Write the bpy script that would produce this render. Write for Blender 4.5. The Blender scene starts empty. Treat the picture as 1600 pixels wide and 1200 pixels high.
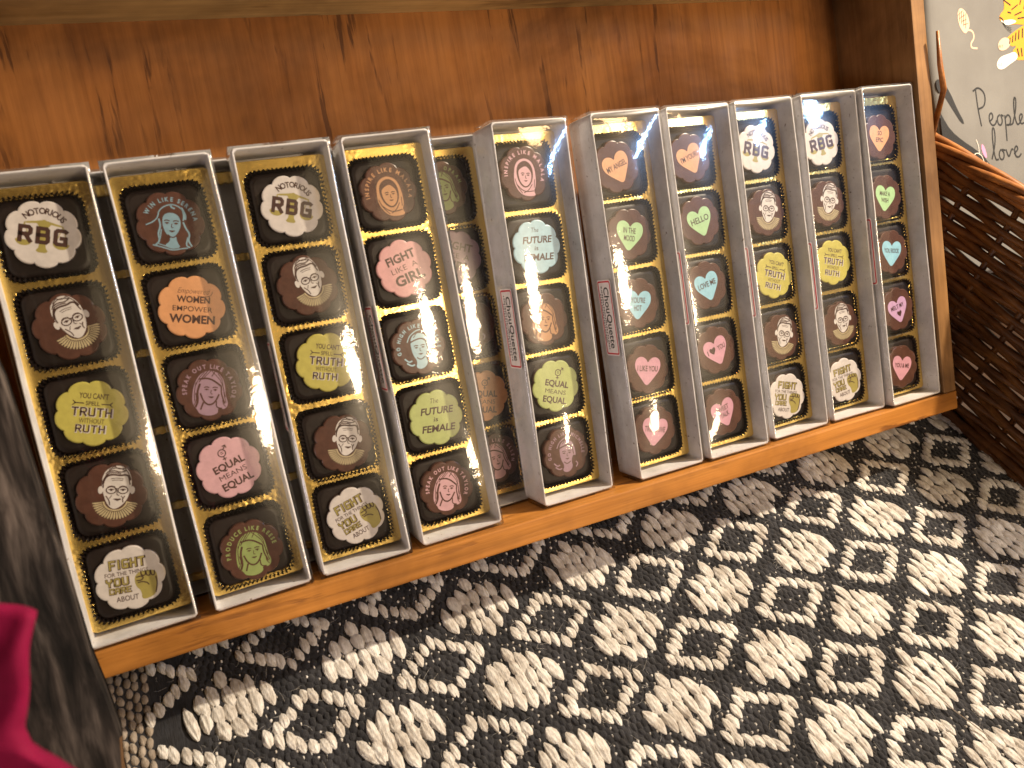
import bpy, bmesh, math, random
import numpy as np
from mathutils import Matrix, Vector
from mathutils.geometry import tessellate_polygon
random.seed(7); RNG = np.random.default_rng(11)
S = 0.001                                    # everything is measured in millimetres and built in metres
SC = bpy.context.scene
COL = SC.collection

# the tray leans back: tray frame (X along the row, Y up the boxes, Z out of the tray) -> world
TILT = Matrix(((1, 0, 0, 0), (0, .61431, -.78906, 0), (0, .78906, .61431, 0), (0, 0, 0, 1)))
def tw(x, y, z):                             # tray millimetres -> world metres
    return (TILT @ Vector((x, y, z))) * S

# ---------------------------------------------------------------- camera
cam = bpy.data.cameras.new('camera'); co = bpy.data.objects.new('camera', cam); COL.objects.link(co)
r = Vector((0.90424, -0.411866, 0.112766)); dn = Vector((-0.208435, -0.65618, -0.725246)); fw = Vector((0.372699, 0.632292, -0.679192))
cm = Matrix((r, -dn, -fw)).transposed().to_4x4(); cm.translation = Vector((-3.306, -245.843, 351.205)) * S
co.matrix_world = cm
cam.sensor_width = 36; cam.lens = 1222.17 * 36 / 1600
cam.clip_start = .01; cam.clip_end = 20
cam.dof.use_dof = True; cam.dof.focus_distance = .46; cam.dof.aperture_fstop = 15
SC.camera = co

# ---------------------------------------------------------------- light
w = bpy.data.worlds.new('World'); SC.world = w; w.use_nodes = True
w.node_tree.nodes['Background'].inputs[0].default_value = (1, .62, .36, 1)
w.node_tree.nodes['Background'].inputs[1].default_value = .06
def lamp(name, pos, target, size, watts, color, size_y=None, spread=180):
    l = bpy.data.lights.new(name, 'AREA'); l.shape = 'ELLIPSE' if size_y else 'DISK'; l.size = size
    if size_y: l.size_y = size_y
    l.energy = watts; l.color = color; l.spread = math.radians(spread)
    o = bpy.data.objects.new(name, l); COL.objects.link(o); o.location = pos
    o.rotation_euler = (Vector(target) - Vector(pos)).to_track_quat('-Z', 'Y').to_euler()
    o['kind'] = 'structure'
    return o
mid = tw(200, 80, 30)
lamp('key_lamp', tw(400, 90, 40) + Vector((.46, .05, .87)) * .84, tw(330, 60, 40), .035, 18.5, (1, .85, .64))
lamp('pendant_lamp', tw(594, 35, 1467), mid, .17, 6.4, (1, .76, .50))
lamp('small_pendant_lamp', tw(820, -341, 1355), mid, .10, 2.1, (1, .76, .50))
lamp('window_lamp', tw(1210, 445, 1215), mid, .30, 4.8, (.30, .55, 1), size_y=.03)
lamp('shop_lamp', tw(200, 90, 30) + tw(.48, .35, .80) / S * 1.6, mid, .20, 4.6, (1, .62, .28))
lamp('added_warm_glow', mid + tw(.40, .10, .90) / S * 1.5, mid, 1.15, 3.3, (1, .76, .44))  # unseen broad disk, added so gold foil and lids have warmth to reflect
lamp('side_fill_lamp', Vector((-.62, -.75, .42)), tw(120, -200, 60), .22, 1.5, (1, .88, .92))
SC.view_settings.view_transform = 'Standard'; SC.view_settings.look = 'None'
SC.view_settings.exposure = 0; SC.view_settings.gamma = 1
SC.cycles.transparent_max_bounces = 24; SC.cycles.max_bounces = 8
SC.cycles.sample_clamp_indirect = 6

# ---------------------------------------------------------------- materials
def mat(name, color, rough=.5, metal=0, spec=.5):
    m = bpy.data.materials.new(name); m.use_nodes = True
    b = m.node_tree.nodes['Principled BSDF']
    b.inputs['Base Color'].default_value = (*color, 1); b.inputs['Roughness'].default_value = rough
    b.inputs['Metallic'].default_value = metal; b.inputs['Specular IOR Level'].default_value = spec
    return m
class N:                                     # tiny node helper
    def __init__(s, m): s.m = m; s.t = m.node_tree; s.b = s.t.nodes.get('Principled BSDF')
    def new(s, kind, **kw):
        n = s.t.nodes.new(kind)
        for k, v in kw.items(): setattr(n, k, v)
        return n
    def link(s, a, b): s.t.links.new(a, b)
    def coord(s, scale, loc=(0, 0, 0), rot=(0, 0, 0), out='Object', rand=False):
        c = s.new('ShaderNodeTexCoord'); mp = s.new('ShaderNodeMapping')
        mp.inputs['Scale'].default_value = scale; mp.inputs['Location'].default_value = loc; mp.inputs['Rotation'].default_value = rot
        src = c.outputs[out]
        if rand:
            oi = s.new('ShaderNodeObjectInfo'); vm = s.new('ShaderNodeVectorMath', operation='MULTIPLY_ADD')
            s.link(oi.outputs['Random'], vm.inputs[0]); vm.inputs[1].default_value = (3.1, 1.7, 2.3); s.link(src, vm.inputs[2]); src = vm.outputs[0]
        s.link(src, mp.inputs['Vector']); return mp.outputs[0]
    def noise(s, vec, scale, detail=4, rough=.6, dist=0):
        n = s.new('ShaderNodeTexNoise'); n.inputs['Scale'].default_value = scale; n.inputs['Detail'].default_value = detail
        n.inputs['Roughness'].default_value = rough; n.inputs['Distortion'].default_value = dist; s.link(vec, n.inputs['Vector']); return n.outputs['Fac']
    def ramp(s, fac, stops):
        n = s.new('ShaderNodeValToRGB'); e = n.color_ramp.elements
        while len(e) < len(stops): e.new(.5)
        for el, (p, c) in zip(e, stops): el.position = p; el.color = (*c, 1) if len(c) == 3 else c
        s.link(fac, n.inputs['Fac']); return n.outputs['Color']
    def mix(s, a, b, fac, mode='MIX'):
        n = s.new('ShaderNodeMix', data_type='RGBA', blend_type=mode)
        for sock, v in ((n.inputs['Factor'], fac), (n.inputs[6], a), (n.inputs[7], b)):
            if hasattr(v, 'links') or hasattr(v, 'is_linked'): s.link(v, sock)
            else: sock.default_value = v if not isinstance(v, tuple) else (*v, 1)
        return n.outputs[2]
    def bump(s, h, strength, dist=.001):
        n = s.new('ShaderNodeBump'); n.inputs['Strength'].default_value = strength; n.inputs['Distance'].default_value = dist
        s.link(h, n.inputs['Height']); s.link(n.outputs[0], s.b.inputs['Normal']); return n
    def base(s, c): s.link(c, s.b.inputs['Base Color'])
BK = (0, 0, 0); WH = (1, 1, 1)

def wood(name, c0, c1, dark, grain='Y', rough=.42, streak=.6, rot=(0, 0, 0)):
    m = mat(name, c0, rough, 0, .22); n = N(m)
    gs = {'Y': (34, 2.2, 34), 'X': (2.2, 34, 34)}[grain]; fs = {'Y': (260, 9, 260), 'X': (9, 260, 260)}[grain]
    ss = {'Y': (190, 17, 190), 'X': (14, 120, 120)}[grain]
    v = n.coord(gs, rot=rot); f = n.coord(fs, rot=rot); sv = n.coord(ss, loc=(3, 1, 2), rot=rot); p = n.coord((1, 1, 1))
    a = n.ramp(n.noise(v, 1, 5, .6, .6), [(.32, c0), (.68, c1)])
    fine = n.ramp(n.noise(f, 1, 3, .7), [(.3, (.62, .6, .58)), (.62, WH)])
    col = n.mix(a, fine, .75, 'MULTIPLY')
    big = n.noise(p, 9, 5, .62, .4)
    col = n.mix(col, n.ramp(big, [(.34, (.40, .36, .33)), (.58, (1.14, 1.12, 1.08))]), .85, 'MULTIPLY')
    # short dark tears along the grain, only in patches
    tears = n.ramp(n.noise(sv, 1, 4, .62, .25), [(.575, BK), (.63, WH)])
    patch = n.ramp(n.noise(p, 16, 3, .6), [(.43, BK), (.56, WH)])
    tt = n.mix(BK, tears, patch)
    col = n.mix(col, dark, n.mix(BK, tt, streak))
    # small knots and nail holes
    vo = n.new('ShaderNodeTexVoronoi'); vo.inputs['Scale'].default_value = 26; n.link(n.coord((1, .8, 1), loc=(.31, .17, 0)), vo.inputs['Vector'])
    wob = n.new('ShaderNodeMath', operation='MULTIPLY_ADD'); n.link(n.noise(p, 180, 2), wob.inputs[0]); wob.inputs[1].default_value = .07; n.link(vo.outputs['Distance'], wob.inputs[2])
    dot = n.ramp(wob.outputs[0], [(.085, WH), (.115, BK)])
    keep = n.ramp(n.noise(p, 13, 1), [(.52, BK), (.56, WH)])
    col = n.mix(col, tuple(k * .4 for k in dark), n.mix(BK, dot, keep))
    n.base(col)
    h = n.mix(n.noise(f, 1, 3, .7), BK, tt)
    n.bump(h, .35, .0006)
    n.link(n.ramp(n.noise(p, 40, 4), [(.3, (rough - .1,) * 3), (.7, (rough + .18,) * 3)]), n.b.inputs['Roughness'])
    return m
M = {}
M['panel'] = wood('stained_plywood', (.265, .100, .025), (.375, .158, .043), (.05, .019, .008), 'Y', .70, .7)
M['rail'] = wood('worn_pine_rail', (.36, .135, .024), (.46, .20, .042), (.10, .034, .012), 'X', .42, .7)
M['top'] = wood('olive_lightened_top', (.50, .33, .13), (.62, .43, .20), (.12, .06, .025), 'X', .5, .5)  # top rail wood made paler to stand in for light on its underside
M['side'] = wood('pale_worn_side', (.24, .125, .048), (.33, .18, .075), (.12, .06, .025), 'Y', .5, .5)
M['grey_wood'] = wood('weathered_grey_wood', (.016, .0125, .011), (.085, .070, .062), (.006, .005, .0045), 'Y', .75, .9, rot=(0, 0, .32))
M['grey_edge'] = wood('brown_board_edge', (.10, .052, .024), (.17, .095, .045), (.05, .025, .01), 'Y', .6, .5)  # paler and browner than the board face, for its lower right edge

def card():
    m = mat('white_box_card', (.70, .68, .68), .5, 0, .4); n = N(m)
    p = n.coord((1, 1, 1), rand=True)
    c = n.ramp(n.noise(p, 60, 5, .65), [(.3, (.52, .50, .50)), (.65, (.72, .70, .71))])
    scuff = n.ramp(n.noise(p, 420, 4, .7), [(.645, BK), (.70, WH)])
    n.base(n.mix(c, (.16, .10, .08), scuff)); n.bump(n.noise(p, 900, 3), .12, .0004)
    return m
def grey():
    m = mat('weathered_grey_wood', (.04, .03, .03), .8, 0, .2); n = N(m)
    a = n.noise(n.coord((170, 26, 170), rot=(0, 0, .30)), 1, 4, .55, .4); b = n.noise(n.coord((520, 60, 520), rot=(0, 0, .30)), 1, 3, .6); c = n.noise(n.coord((1, 1, 1)), 22, 3)
    col = n.ramp(a, [(.36, (.006, .005, .0045)), (.50, (.026, .021, .019)), (.66, (.11, .092, .083))])
    col = n.mix(col, n.ramp(b, [(.3, (.5, .48, .46)), (.65, (1.15, 1.12, 1.1))]), .8, 'MULTIPLY')
    n.base(n.mix(col, n.ramp(c, [(.35, (.5, .5, .5)), (.62, (1.3, 1.25, 1.2))]), .8, 'MULTIPLY')); n.bump(a, .5, .002)
    return m
M['grey_wood'] = grey()
M['card'] = card()
def gold():
    m = mat('gold_foil', (1, .72, .22), .26, 1); n = N(m)
    p = n.coord((1, 1, 1), rand=True)
    vo = n.new('ShaderNodeTexVoronoi', feature='SMOOTH_F1'); vo.inputs['Scale'].default_value = 520; n.link(p, vo.inputs['Vector'])
    big = n.noise(p, 55, 3, .55, .6)
    sm = n.ramp(n.noise(p, 40, 2), [(.46, BK), (.66, WH)])
    h = n.mix(big, n.mix(BK, vo.outputs['Distance'], sm), .6)
    n.bump(h, .40, .0010)
    return m
M['gold'] = gold()
def film():
    m = bpy.data.materials.new('clear_film'); m.use_nodes = True; t = m.node_tree; t.nodes.clear()
    n = N(m); out = n.new('ShaderNodeOutputMaterial'); mx = n.new('ShaderNodeMixShader')
    tr = n.new('ShaderNodeBsdfTransparent'); tr.inputs[0].default_value = (.965, .965, .96, 1)
    gl = n.new('ShaderNodeBsdfGlossy'); gl.inputs['Roughness'].default_value = .06
    fr = n.new('ShaderNodeFresnel')         # a thin film reflects alike from both sides
    ge = n.new('ShaderNodeNewGeometry'); io = n.new('ShaderNodeMath', operation='MULTIPLY_ADD')
    n.link(ge.outputs['Backfacing'], io.inputs[0]); io.inputs[1].default_value = 1 / 1.5 - 1.5; io.inputs[2].default_value = 1.5; n.link(io.outputs[0], fr.inputs['IOR'])
    mu = n.new('ShaderNodeMath', operation='MULTIPLY', use_clamp=True); mu.inputs[1].default_value = 1.6
    n.link(fr.outputs[0], mu.inputs[0]); n.link(mu.outputs[0], mx.inputs[0]); n.link(tr.outputs[0], mx.inputs[1])
    g2 = n.new('ShaderNodeBsdfGlossy'); g2.inputs['Roughness'].default_value = .24; m2 = n.new('ShaderNodeMixShader'); m2.inputs[0].default_value = .34
    n.link(gl.outputs[0], m2.inputs[1]); n.link(g2.outputs[0], m2.inputs[2]); n.link(m2.outputs[0], mx.inputs[2])
    p = n.coord((1, 1, 1), rand=True)
    bp = n.new('ShaderNodeBump'); bp.inputs['Strength'].default_value = .10; bp.inputs['Distance'].default_value = .0012
    n.link(n.noise(p, 130, 3, .5), bp.inputs['Height'])
    n.link(bp.outputs[0], gl.inputs['Normal']); n.link(bp.outputs[0], fr.inputs['Normal'])
    n.link(mx.outputs[0], out.inputs[0])
    return m
M['film'] = film()
def choc(name, c, rough):
    m = mat(name, c, rough, 0, .3); n = N(m); p = n.coord((1, 1, 1), rand=True)
    n.base(n.ramp(n.noise(p, 260, 4, .6), [(.3, tuple(k * .8 for k in c)), (.7, tuple(k * 1.2 for k in c))]))
    n.bump(n.noise(p, 350, 3), .16, .0006)
    return m
M['cup'] = choc('brown_glassine', (.011, .0065, .005), .34)
M['truffle'] = choc('dark_chocolate', (.012, .0065, .005), .42)
M['milk'] = choc('milk_chocolate', (.078, .033, .022), .32)
def ink(name, c, rough=.38):
    m = mat(name, c, rough); n = N(m); p = n.coord((1, 1, 1), rand=True)
    n.base(n.ramp(n.noise(p, 300, 4, .6), [(.3, tuple(k * .88 for k in c)), (.7, tuple(min(1, k * 1.06) for k in c))]))
    return m
INKS = dict(white=(.58, .53, .50), yellow=(.58, .50, .05), pink=(.74, .34, .34), orange=(.78, .33, .10), green=(.48, .55, .14),
            sky=(.38, .64, .76), steel=(.23, .42, .52), mauve=(.42, .24, .33), lime=(.33, .43, .10), rose=(.72, .38, .42), tan=(.62, .27, .08),
            hgreen=(.40, .68, .30), hblue=(.26, .62, .80), hpink=(.70, .31, .42), hmauve=(.60, .33, .58), horange=(.80, .36, .13),
            brown=(.055, .022, .016), gold_ink=(.42, .34, .05), cream=(.60, .48, .24), paper=(.66, .60, .56), black=(.012, .011, .012),
            red=(.62, .008, .03), label=(.88, .82, .82))
DULL = dict(steel=.72, mauve=.75, lime=.75, tan=.75, paper=.9, white=1, label=1, red=1, black=1, brown=1)
for k, v in INKS.items():                    # food colours: a little chalky
    g = sum(v) / 3; v = tuple((c * .84 + g * .16) * DULL.get(k, .82) for c in v) if k not in ('white', 'label', 'red', 'black', 'brown') else v
    M[k] = ink('ink_' + k, v)

# ---------------------------------------------------------------- mesh helpers (millimetres in, metres out)
class MB:
    def __init__(s): s.v = []; s.f = []; s.m = []; s.mats = []; s.smooth = []
    def mi(s, m):
        if m not in s.mats: s.mats.append(m)
        return s.mats.index(m)
    def add(s, verts, faces, m, smooth=False):
        b = len(s.v); s.v += [tuple(q) for q in verts]; i = s.mi(m)
        for f in faces: s.f.append(tuple(b + k for k in f)); s.m.append(i); s.smooth.append(smooth)
    def box(s, x0, x1, y0, y1, z0, z1, m, bev=0, R=None):
        bm = bmesh.new(); bmesh.ops.create_cube(bm, size=1)
        for v in bm.verts: v.co = ((x0 + x1) / 2 + v.co.x * (x1 - x0), (y0 + y1) / 2 + v.co.y * (y1 - y0), (z0 + z1) / 2 + v.co.z * (z1 - z0))
        if bev: bmesh.ops.bevel(bm, geom=bm.edges[:], offset=bev, segments=2, affect='EDGES', profile=.6)
        bm.verts.index_update(); vs = [tuple(v.co) for v in bm.verts]
        s.add(vs, [[v.index for v in f.verts] for f in bm.faces], m); bm.free()
    def poly(s, pts, z, m):                  # flat polygon, any simple outline
        tri = tessellate_polygon([[Vector((p[0], p[1], 0)) for p in pts]])
        out = []
        for t in tri:
            a, b, c = (pts[k] for k in t)
            ar = (b[0] - a[0]) * (c[1] - a[1]) - (b[1] - a[1]) * (c[0] - a[0])
            if abs(ar) > 1e-9: out.append(t if ar > 0 else t[::-1])
        s.add([(p[0], p[1], z) for p in pts], out, m)
    def ribbon(s, pts, wd, z, m, square=False):   # stroke with round or square ends
        P = [np.array(p[:2], float) for p in pts]; n = len(P)
        if n < 2: return
        ws = wd if isinstance(wd, (list, tuple)) else [wd] * n
        L, Rr = [], []
        for i in range(n):
            a = P[i] - P[i - 1] if i else P[1] - P[0]; b = P[i + 1] - P[i] if i < n - 1 else a
            a = a / (np.linalg.norm(a) + 1e-9); b = b / (np.linalg.norm(b) + 1e-9)
            t = a + b; ln = np.linalg.norm(t)
            t = t / ln if ln > .2 else a
            k = 1 / max(.5, abs(t @ a)); q = P[i].copy()
            if square and i == 0: q = q - a * ws[0] / 2
            if square and i == n - 1: q = q + b * ws[-1] / 2
            nn = np.array([-t[1], t[0]]) * ws[i] / 2 * k
            L.append(q + nn); Rr.append(q - nn)
        vs = [(p[0], p[1], z) for p in L] + [(p[0], p[1], z) for p in Rr]
        s.add(vs, [(i, n + i, n + i + 1, i + 1) for i in range(n - 1)], m)
    def tube(s, pts, rad, seg, m, cap=True, flat=1.0):
        P = [np.array(p, float) for p in pts]; n = len(P); ws = rad if isinstance(rad, (list, tuple, np.ndarray)) else [rad] * n
        ref = np.array([0.31, .2, .93]); vs = []
        for i in range(n):
            t = P[min(i + 1, n - 1)] - P[max(i - 1, 0)]; t = t / (np.linalg.norm(t) + 1e-9)
            u = np.cross(t, ref); u /= np.linalg.norm(u) + 1e-9; v = np.cross(t, u)
            for k in range(seg):
                a = 2 * math.pi * k / seg; vs.append(P[i] + (u * math.cos(a) + v * math.sin(a) * flat) * ws[i])
        fs = [(i * seg + k, i * seg + (k + 1) % seg, (i + 1) * seg + (k + 1) % seg, (i + 1) * seg + k) for i in range(n - 1) for k in range(seg)]
        if cap: fs += [tuple(range(seg))[::-1], tuple((n - 1) * seg + k for k in range(seg))]
        s.add(vs, fs, m, True)
    def mesh(s, name):
        me = bpy.data.meshes.new(name)
        me.from_pydata([(x * S, y * S, z * S) for x, y, z in s.v], [], s.f)
        for m in s.mats: me.materials.append(m)
        me.polygons.foreach_set('material_index', s.m); me.polygons.foreach_set('use_smooth', s.smooth)
        me.update(); return me
def link(name, me, parent=None, mw=None):
    o = bpy.data.objects.new(name, me); COL.objects.link(o)
    if parent: o.parent = parent
    if mw is not None: o.matrix_world = mw
    return o
def thing(name, label, cat, mw, group=None):
    o = bpy.data.objects.new(name, None); COL.objects.link(o); o.empty_display_size = .02; o.matrix_world = mw
    o['label'] = label; o['category'] = cat
    if group: o['group'] = group
    return o
def fix(me, ang=None):
    bm = bmesh.new(); bm.from_mesh(me); bmesh.ops.recalc_face_normals(bm, faces=bm.faces[:]); bm.to_mesh(me); bm.free(); return me
def sm(pts, n=2, closed=True):               # corner cutting
    for _ in range(n):
        q = []; k = len(pts)
        if not closed: q.append(pts[0])
        for i in range(k if closed else k - 1):
            a, b = pts[i], pts[(i + 1) % k]
            q += [(a[0] * .75 + b[0] * .25, a[1] * .75 + b[1] * .25), (a[0] * .25 + b[0] * .75, a[1] * .25 + b[1] * .75)]
        if not closed: q.append(pts[-1])
        pts = q
    return pts
def rrect(hx, hy, rc, n=6):
    out = []
    for cx, cy, a0 in ((hx - rc, hy - rc, 0), (-hx + rc, hy - rc, 90), (-hx + rc, -hy + rc, 180), (hx - rc, -hy + rc, 270)):
        for k in range(n + 1):
            a = math.radians(a0 + 90 * k / n); out.append((cx + rc * math.cos(a), cy + rc * math.sin(a)))
    return out
def resample(pts, n):
    P = np.array(pts + [pts[0]], float); d = np.r_[0, np.cumsum(np.linalg.norm(np.diff(P, axis=0), axis=1))]
    t = np.linspace(0, d[-1], n, endpoint=False)
    return list(zip(np.interp(t, d, P[:, 0]), np.interp(t, d, P[:, 1])))

# ---------------------------------------------------------------- lettering
_glyph = {}
def glyph(s, bold=0.0):
    k = (s, bold)
    if k in _glyph: return _glyph[k]
    cu = bpy.data.curves.new('lettering_outline', 'FONT'); cu.body = s; cu.size = 1; cu.offset = bold; cu.resolution_u = 3; cu.fill_mode = 'FRONT'
    o = bpy.data.objects.new('lettering_outline', cu); COL.objects.link(o)
    dg = bpy.context.evaluated_depsgraph_get(); dg.update(); me = o.evaluated_get(dg).to_mesh()
    vs = [(v.co.x, v.co.y) for v in me.vertices]; fs = [tuple(p.vertices) for p in me.polygons]
    out = []
    for f in fs:
        ar = sum(vs[f[i]][0] * vs[f[(i + 1) % len(f)]][1] - vs[f[(i + 1) % len(f)]][0] * vs[f[i]][1] for i in range(len(f)))
        out.append(f if ar > 0 else f[::-1])
    o.evaluated_get(dg).to_mesh_clear(); bpy.data.objects.remove(o); bpy.data.curves.remove(cu)
    _glyph[k] = (vs, out); return _glyph[k]
def text(mb, s, x, y, h, m, z, width=None, bold=.02, rot=0, shear=0, squeeze=1):   # centred, cap height h
    vs, fs = glyph(s, bold)
    if not vs: return
    xs = [v[0] for v in vs]; cx = (min(xs) + max(xs)) / 2; wd = max(xs) - min(xs)
    cap = .69; k = h / cap; kx = (width / wd) if width else k * squeeze
    c, sn = math.cos(math.radians(rot)), math.sin(math.radians(rot)); out = []
    for vx, vy in vs:
        px = (vx - cx) * kx + shear * vy * k; py = (vy - cap / 2) * k
        out.append((x + px * c - py * sn, y + px * sn + py * c, z))
    mb.add(out, fs, m)
def arc(mb, s, rad, a0, a1, h, m, z, bold=.03, squeeze=.9):      # letters along an arc, degrees clockwise from a0 to a1
    ws = []
    for ch in s:
        if ch == ' ': ws.append(.42); continue
        xs = [v[0] for v in glyph(ch, bold)[0]]; ws.append(max(xs) - min(xs) + .16)
    tot = sum(ws); acc = 0
    for ch, wd in zip(s, ws):
        a = a0 + (a1 - a0) * (acc + wd / 2) / tot; acc += wd
        if ch != ' ': text(mb, ch, rad * math.cos(math.radians(a)), rad * math.sin(math.radians(a)), h, m, z, bold=bold, rot=a - 90, squeeze=squeeze)
BL = {  # square block capitals on a 4 x 6 grid
 'R': [[(0, 0), (0, 6), (3.2, 6), (4, 5.2), (4, 3.6), (3.2, 2.8), (0, 2.8)], [(2, 2.8), (4, 0)]],
 'B': [[(0, 0), (0, 6), (3.2, 6), (3.8, 5.4), (3.8, 3.6), (3.2, 3.1), (0, 3.1)], [(3.2, 3.1), (4, 2.5), (4, .7), (3.3, 0), (0, 0)]],
 'G': [[(4, 5.7), (3.6, 6), (.7, 6), (0, 5.3), (0, .7), (.7, 0), (4, 0), (4, 2.7), (2.5, 2.7)]],
 'F': [[(0, 0), (0, 6), (3.8, 6)], [(0, 3), (3, 3)]], 'I': [[(2, 0), (2, 6)]],
 'H': [[(0, 0), (0, 6)], [(4, 0), (4, 6)], [(0, 3), (4, 3)]], 'T': [[(0, 6), (4, 6)], [(2, 0), (2, 6)]],
 'Y': [[(0, 6), (0, 4.6), (2, 3), (4, 4.6), (4, 6)], [(2, 0), (2, 3)]], 'O': [[(0, .6), (0, 5.4), (.6, 6), (3.4, 6), (4, 5.4), (4, .6), (3.4, 0), (.6, 0), (0, .6)]],
 'U': [[(0, 6), (0, .6), (.6, 0), (3.4, 0), (4, .6), (4, 6)]], 'C': [[(4, 4.6), (4, 6), (0, 6), (0, 0), (4, 0), (4, 1.4)]],
 'A': [[(0, 0), (0, 5.2), (.8, 6), (3.2, 6), (4, 5.2), (4, 0)], [(0, 2.6), (4, 2.6)]], 'E': [[(4, 6), (0, 6), (0, 0), (4, 0)], [(0, 3), (3.2, 3)]]}
def block(mb, s, x, y, h, wd, m, z, stroke=1.3, gap=1.9, rot=0):
    adv = [(.9 if ch == 'I' else 4) + gap for ch in s]; tot = sum(adv) - gap
    kx = wd / (tot + stroke); ky = h / (6 + stroke); cx = -tot / 2; c, sn = math.cos(math.radians(rot)), math.sin(math.radians(rot)); lv = 0
    for ch, ad in zip(s, adv):
        for st in BL[ch]:
            pts = []
            for gx, gy in st:
                px = (cx + gx - (1.55 if ch == 'I' else 0)) * kx; py = (gy - 3) * ky
                pts.append((x + px * c - py * sn, y + px * sn + py * c))
            mb.ribbon(pts, stroke * (kx + ky) / 2, z + .008 * (lv % 3), m, True); lv += 1
        cx += ad

# ---------------------------------------------------------------- chocolate designs (drawn flat on the medallion, top at z = 0)
R0 = 13.8
def flower(R=R0, n=9, pts=14, ph=0):
    out = []
    for k in range(n * pts):
        a = 2 * math.pi * k / (n * pts); out.append(((R * (.90 + .10 * abs(math.cos(n * a / 2 + ph)) ** .62)) * math.cos(a), (R * (.90 + .10 * abs(math.cos(n * a / 2 + ph)) ** .62)) * math.sin(a)))
    return out
def medallion_mesh(top):
    mb = MB(); o = flower(); n = len(o)
    rings = [(1.0, -3.2, 'milk'), (1.0, -.5, 'milk'), (.985, -.15, top), (.955, 0, top)]
    vs = [(x * s, y * s, z) for s, z, _ in rings for x, y in o]
    for i in range(3):
        mb.add(vs[i * n:(i + 2) * n], [(k, (k + 1) % n, n + (k + 1) % n, n + k) for k in range(n)], M[rings[i + 1][2]], True)
    mb.poly([(x * .955, y * .955) for x, y in o], 0, M[top])
    return mb.mesh('medallion')
def D(f):
    mb = MB(); f(mb); return mb.mesh('printed_design')
def sc(pts, k=R0, dx=0, dy=0): return [(x * k + dx, y * k + dy) for x, y in pts]
def ell(cx, cy, rx, ry, n=18, a0=0, a1=360):
    return [(cx + rx * math.cos(math.radians(a0 + (a1 - a0) * k / n)), cy + ry * math.sin(math.radians(a0 + (a1 - a0) * k / n))) for k in range(n if a1 - a0 == 360 else n + 1)]

def d_scales(mb):
    g, b = M['gold_ink'], M['brown']
    arc(mb, 'NOTORIOUS', 9.4, 140, 40, 2.4, b, .05, .028, .86)
    mb.poly(sm([(-7, 4.2), (-1, 5.4), (0, 6), (1, 5.4), (7, 4.2), (7, 3.5), (1.1, 4.3), (.9, -5), (2.6, -7.6), (-2.6, -7.6), (-.9, -5), (-1.1, 4.3), (-7, 3.5)], 1), .03, g)
    for s in (-1, 1):
        mb.poly(ell(s * 6.6, -3.1, 3.0, 2.4, 14, 180, 360), .03, g)
        mb.ribbon([(s * 6.8, 3.8), (s * 8.9, -3)], .3, .03, g); mb.ribbon([(s * 6.8, 3.8), (s * 4.5, -3)], .3, .03, g)
    block(mb, 'RBG', 0, -.6, 7.2, 17.6, M['brown'], .05, 1.75, 3.0)
def d_truth(mb):
    b = M['brown']
    text(mb, "YOU CAN'T", .2, 7.2, 2.2, b, .03, 11, .02)
    text(mb, 'SPELL', 0, 4.1, 1.7, b, .03, 5.2, .01)
    for s in (-1, 1):
        mb.ribbon([(s * 3.2, 4), (s * 6.8, 4)], .45, .03, b); mb.ribbon([(s * 7.4, 5), (s * 6.4, 4), (s * 7.4, 3)], .4, .03, b)
    block(mb, 'TRUTH', .2, .4, 4.1, 15.6, M['paper'], .03, 1.9, 2.2); block(mb, 'TRUTH', 0, .5, 3.7, 15.0, b, .07, 1.25, 2.4)
    text(mb, 'WITHOUT', .2, -3.2, 1.9, b, .03, 9.4, .0)
    block(mb, 'RUTH', .2, -6.6, 3.6, 11.6, M['paper'], .03, 1.9, 2.2); block(mb, 'RUTH', 0, -6.5, 3.2, 11.0, b, .07, 1.2, 2.4)
def d_fight(mb):
    b, g = M['brown'], M['gold_ink']
    block(mb, 'FIGHT', -.6, 6.4, 4.6, 14.4, b, .03, 2.2, 2.4); block(mb, 'FIGHT', -.8, 6.5, 4.0, 13.6, g, .07, 1.35, 2.9)
    text(mb, 'FOR THE THINGS', -1.2, 2.5, 1.7, b, .03, 16.6, .012)
    block(mb, 'YOU', -5.0, -.9, 3.9, 9.2, b, .03, 2.2, 2.2); block(mb, 'YOU', -5.1, -.8, 3.3, 8.5, g, .07, 1.35, 2.8)
    block(mb, 'CARE', -4.2, -4.6, 2.9, 8.8, b, .03, 2.2, 2.2); block(mb, 'CARE', -4.3, -4.5, 2.5, 8.2, g, .07, 1.3, 2.8)
    text(mb, 'ABOUT', -1.8, -8.3, 2.2, b, .03, 8.6, .012)
    mb.poly(sm([(2.4, 1.2), (4, 2.2), (9, 2), (10.4, .4), (10.4, -4), (9.4, -9), (3.6, -10.6), (3.8, -6.4), (1.8, -4), (1.4, -.6)], 2), .03, g)
    for q in ([(2.2, -.2), (4.4, .1), (5, -1), (4, -1.8), (2.2, -1.6)], [(4.2, 2), (4.2, .5), (5.4, -.1), (6, .6), (6, 2)], [(6.1, 2), (6.3, 0), (7.3, -.4), (7.8, .2), (7.8, 2)],
              [(7.9, 2), (8.2, -.2), (9, -.5), (9.5, .2), (9.4, 1.6)], [(2.6, -2.6), (4.6, -2.4), (6.2, -3.2)], [(6.2, -3.2), (7, -4.2)], [(9.8, -1), (10.2, -4), (9.2, -8)]):
        mb.ribbon(sm(q, 2, False), .5, .08, b)
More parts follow.
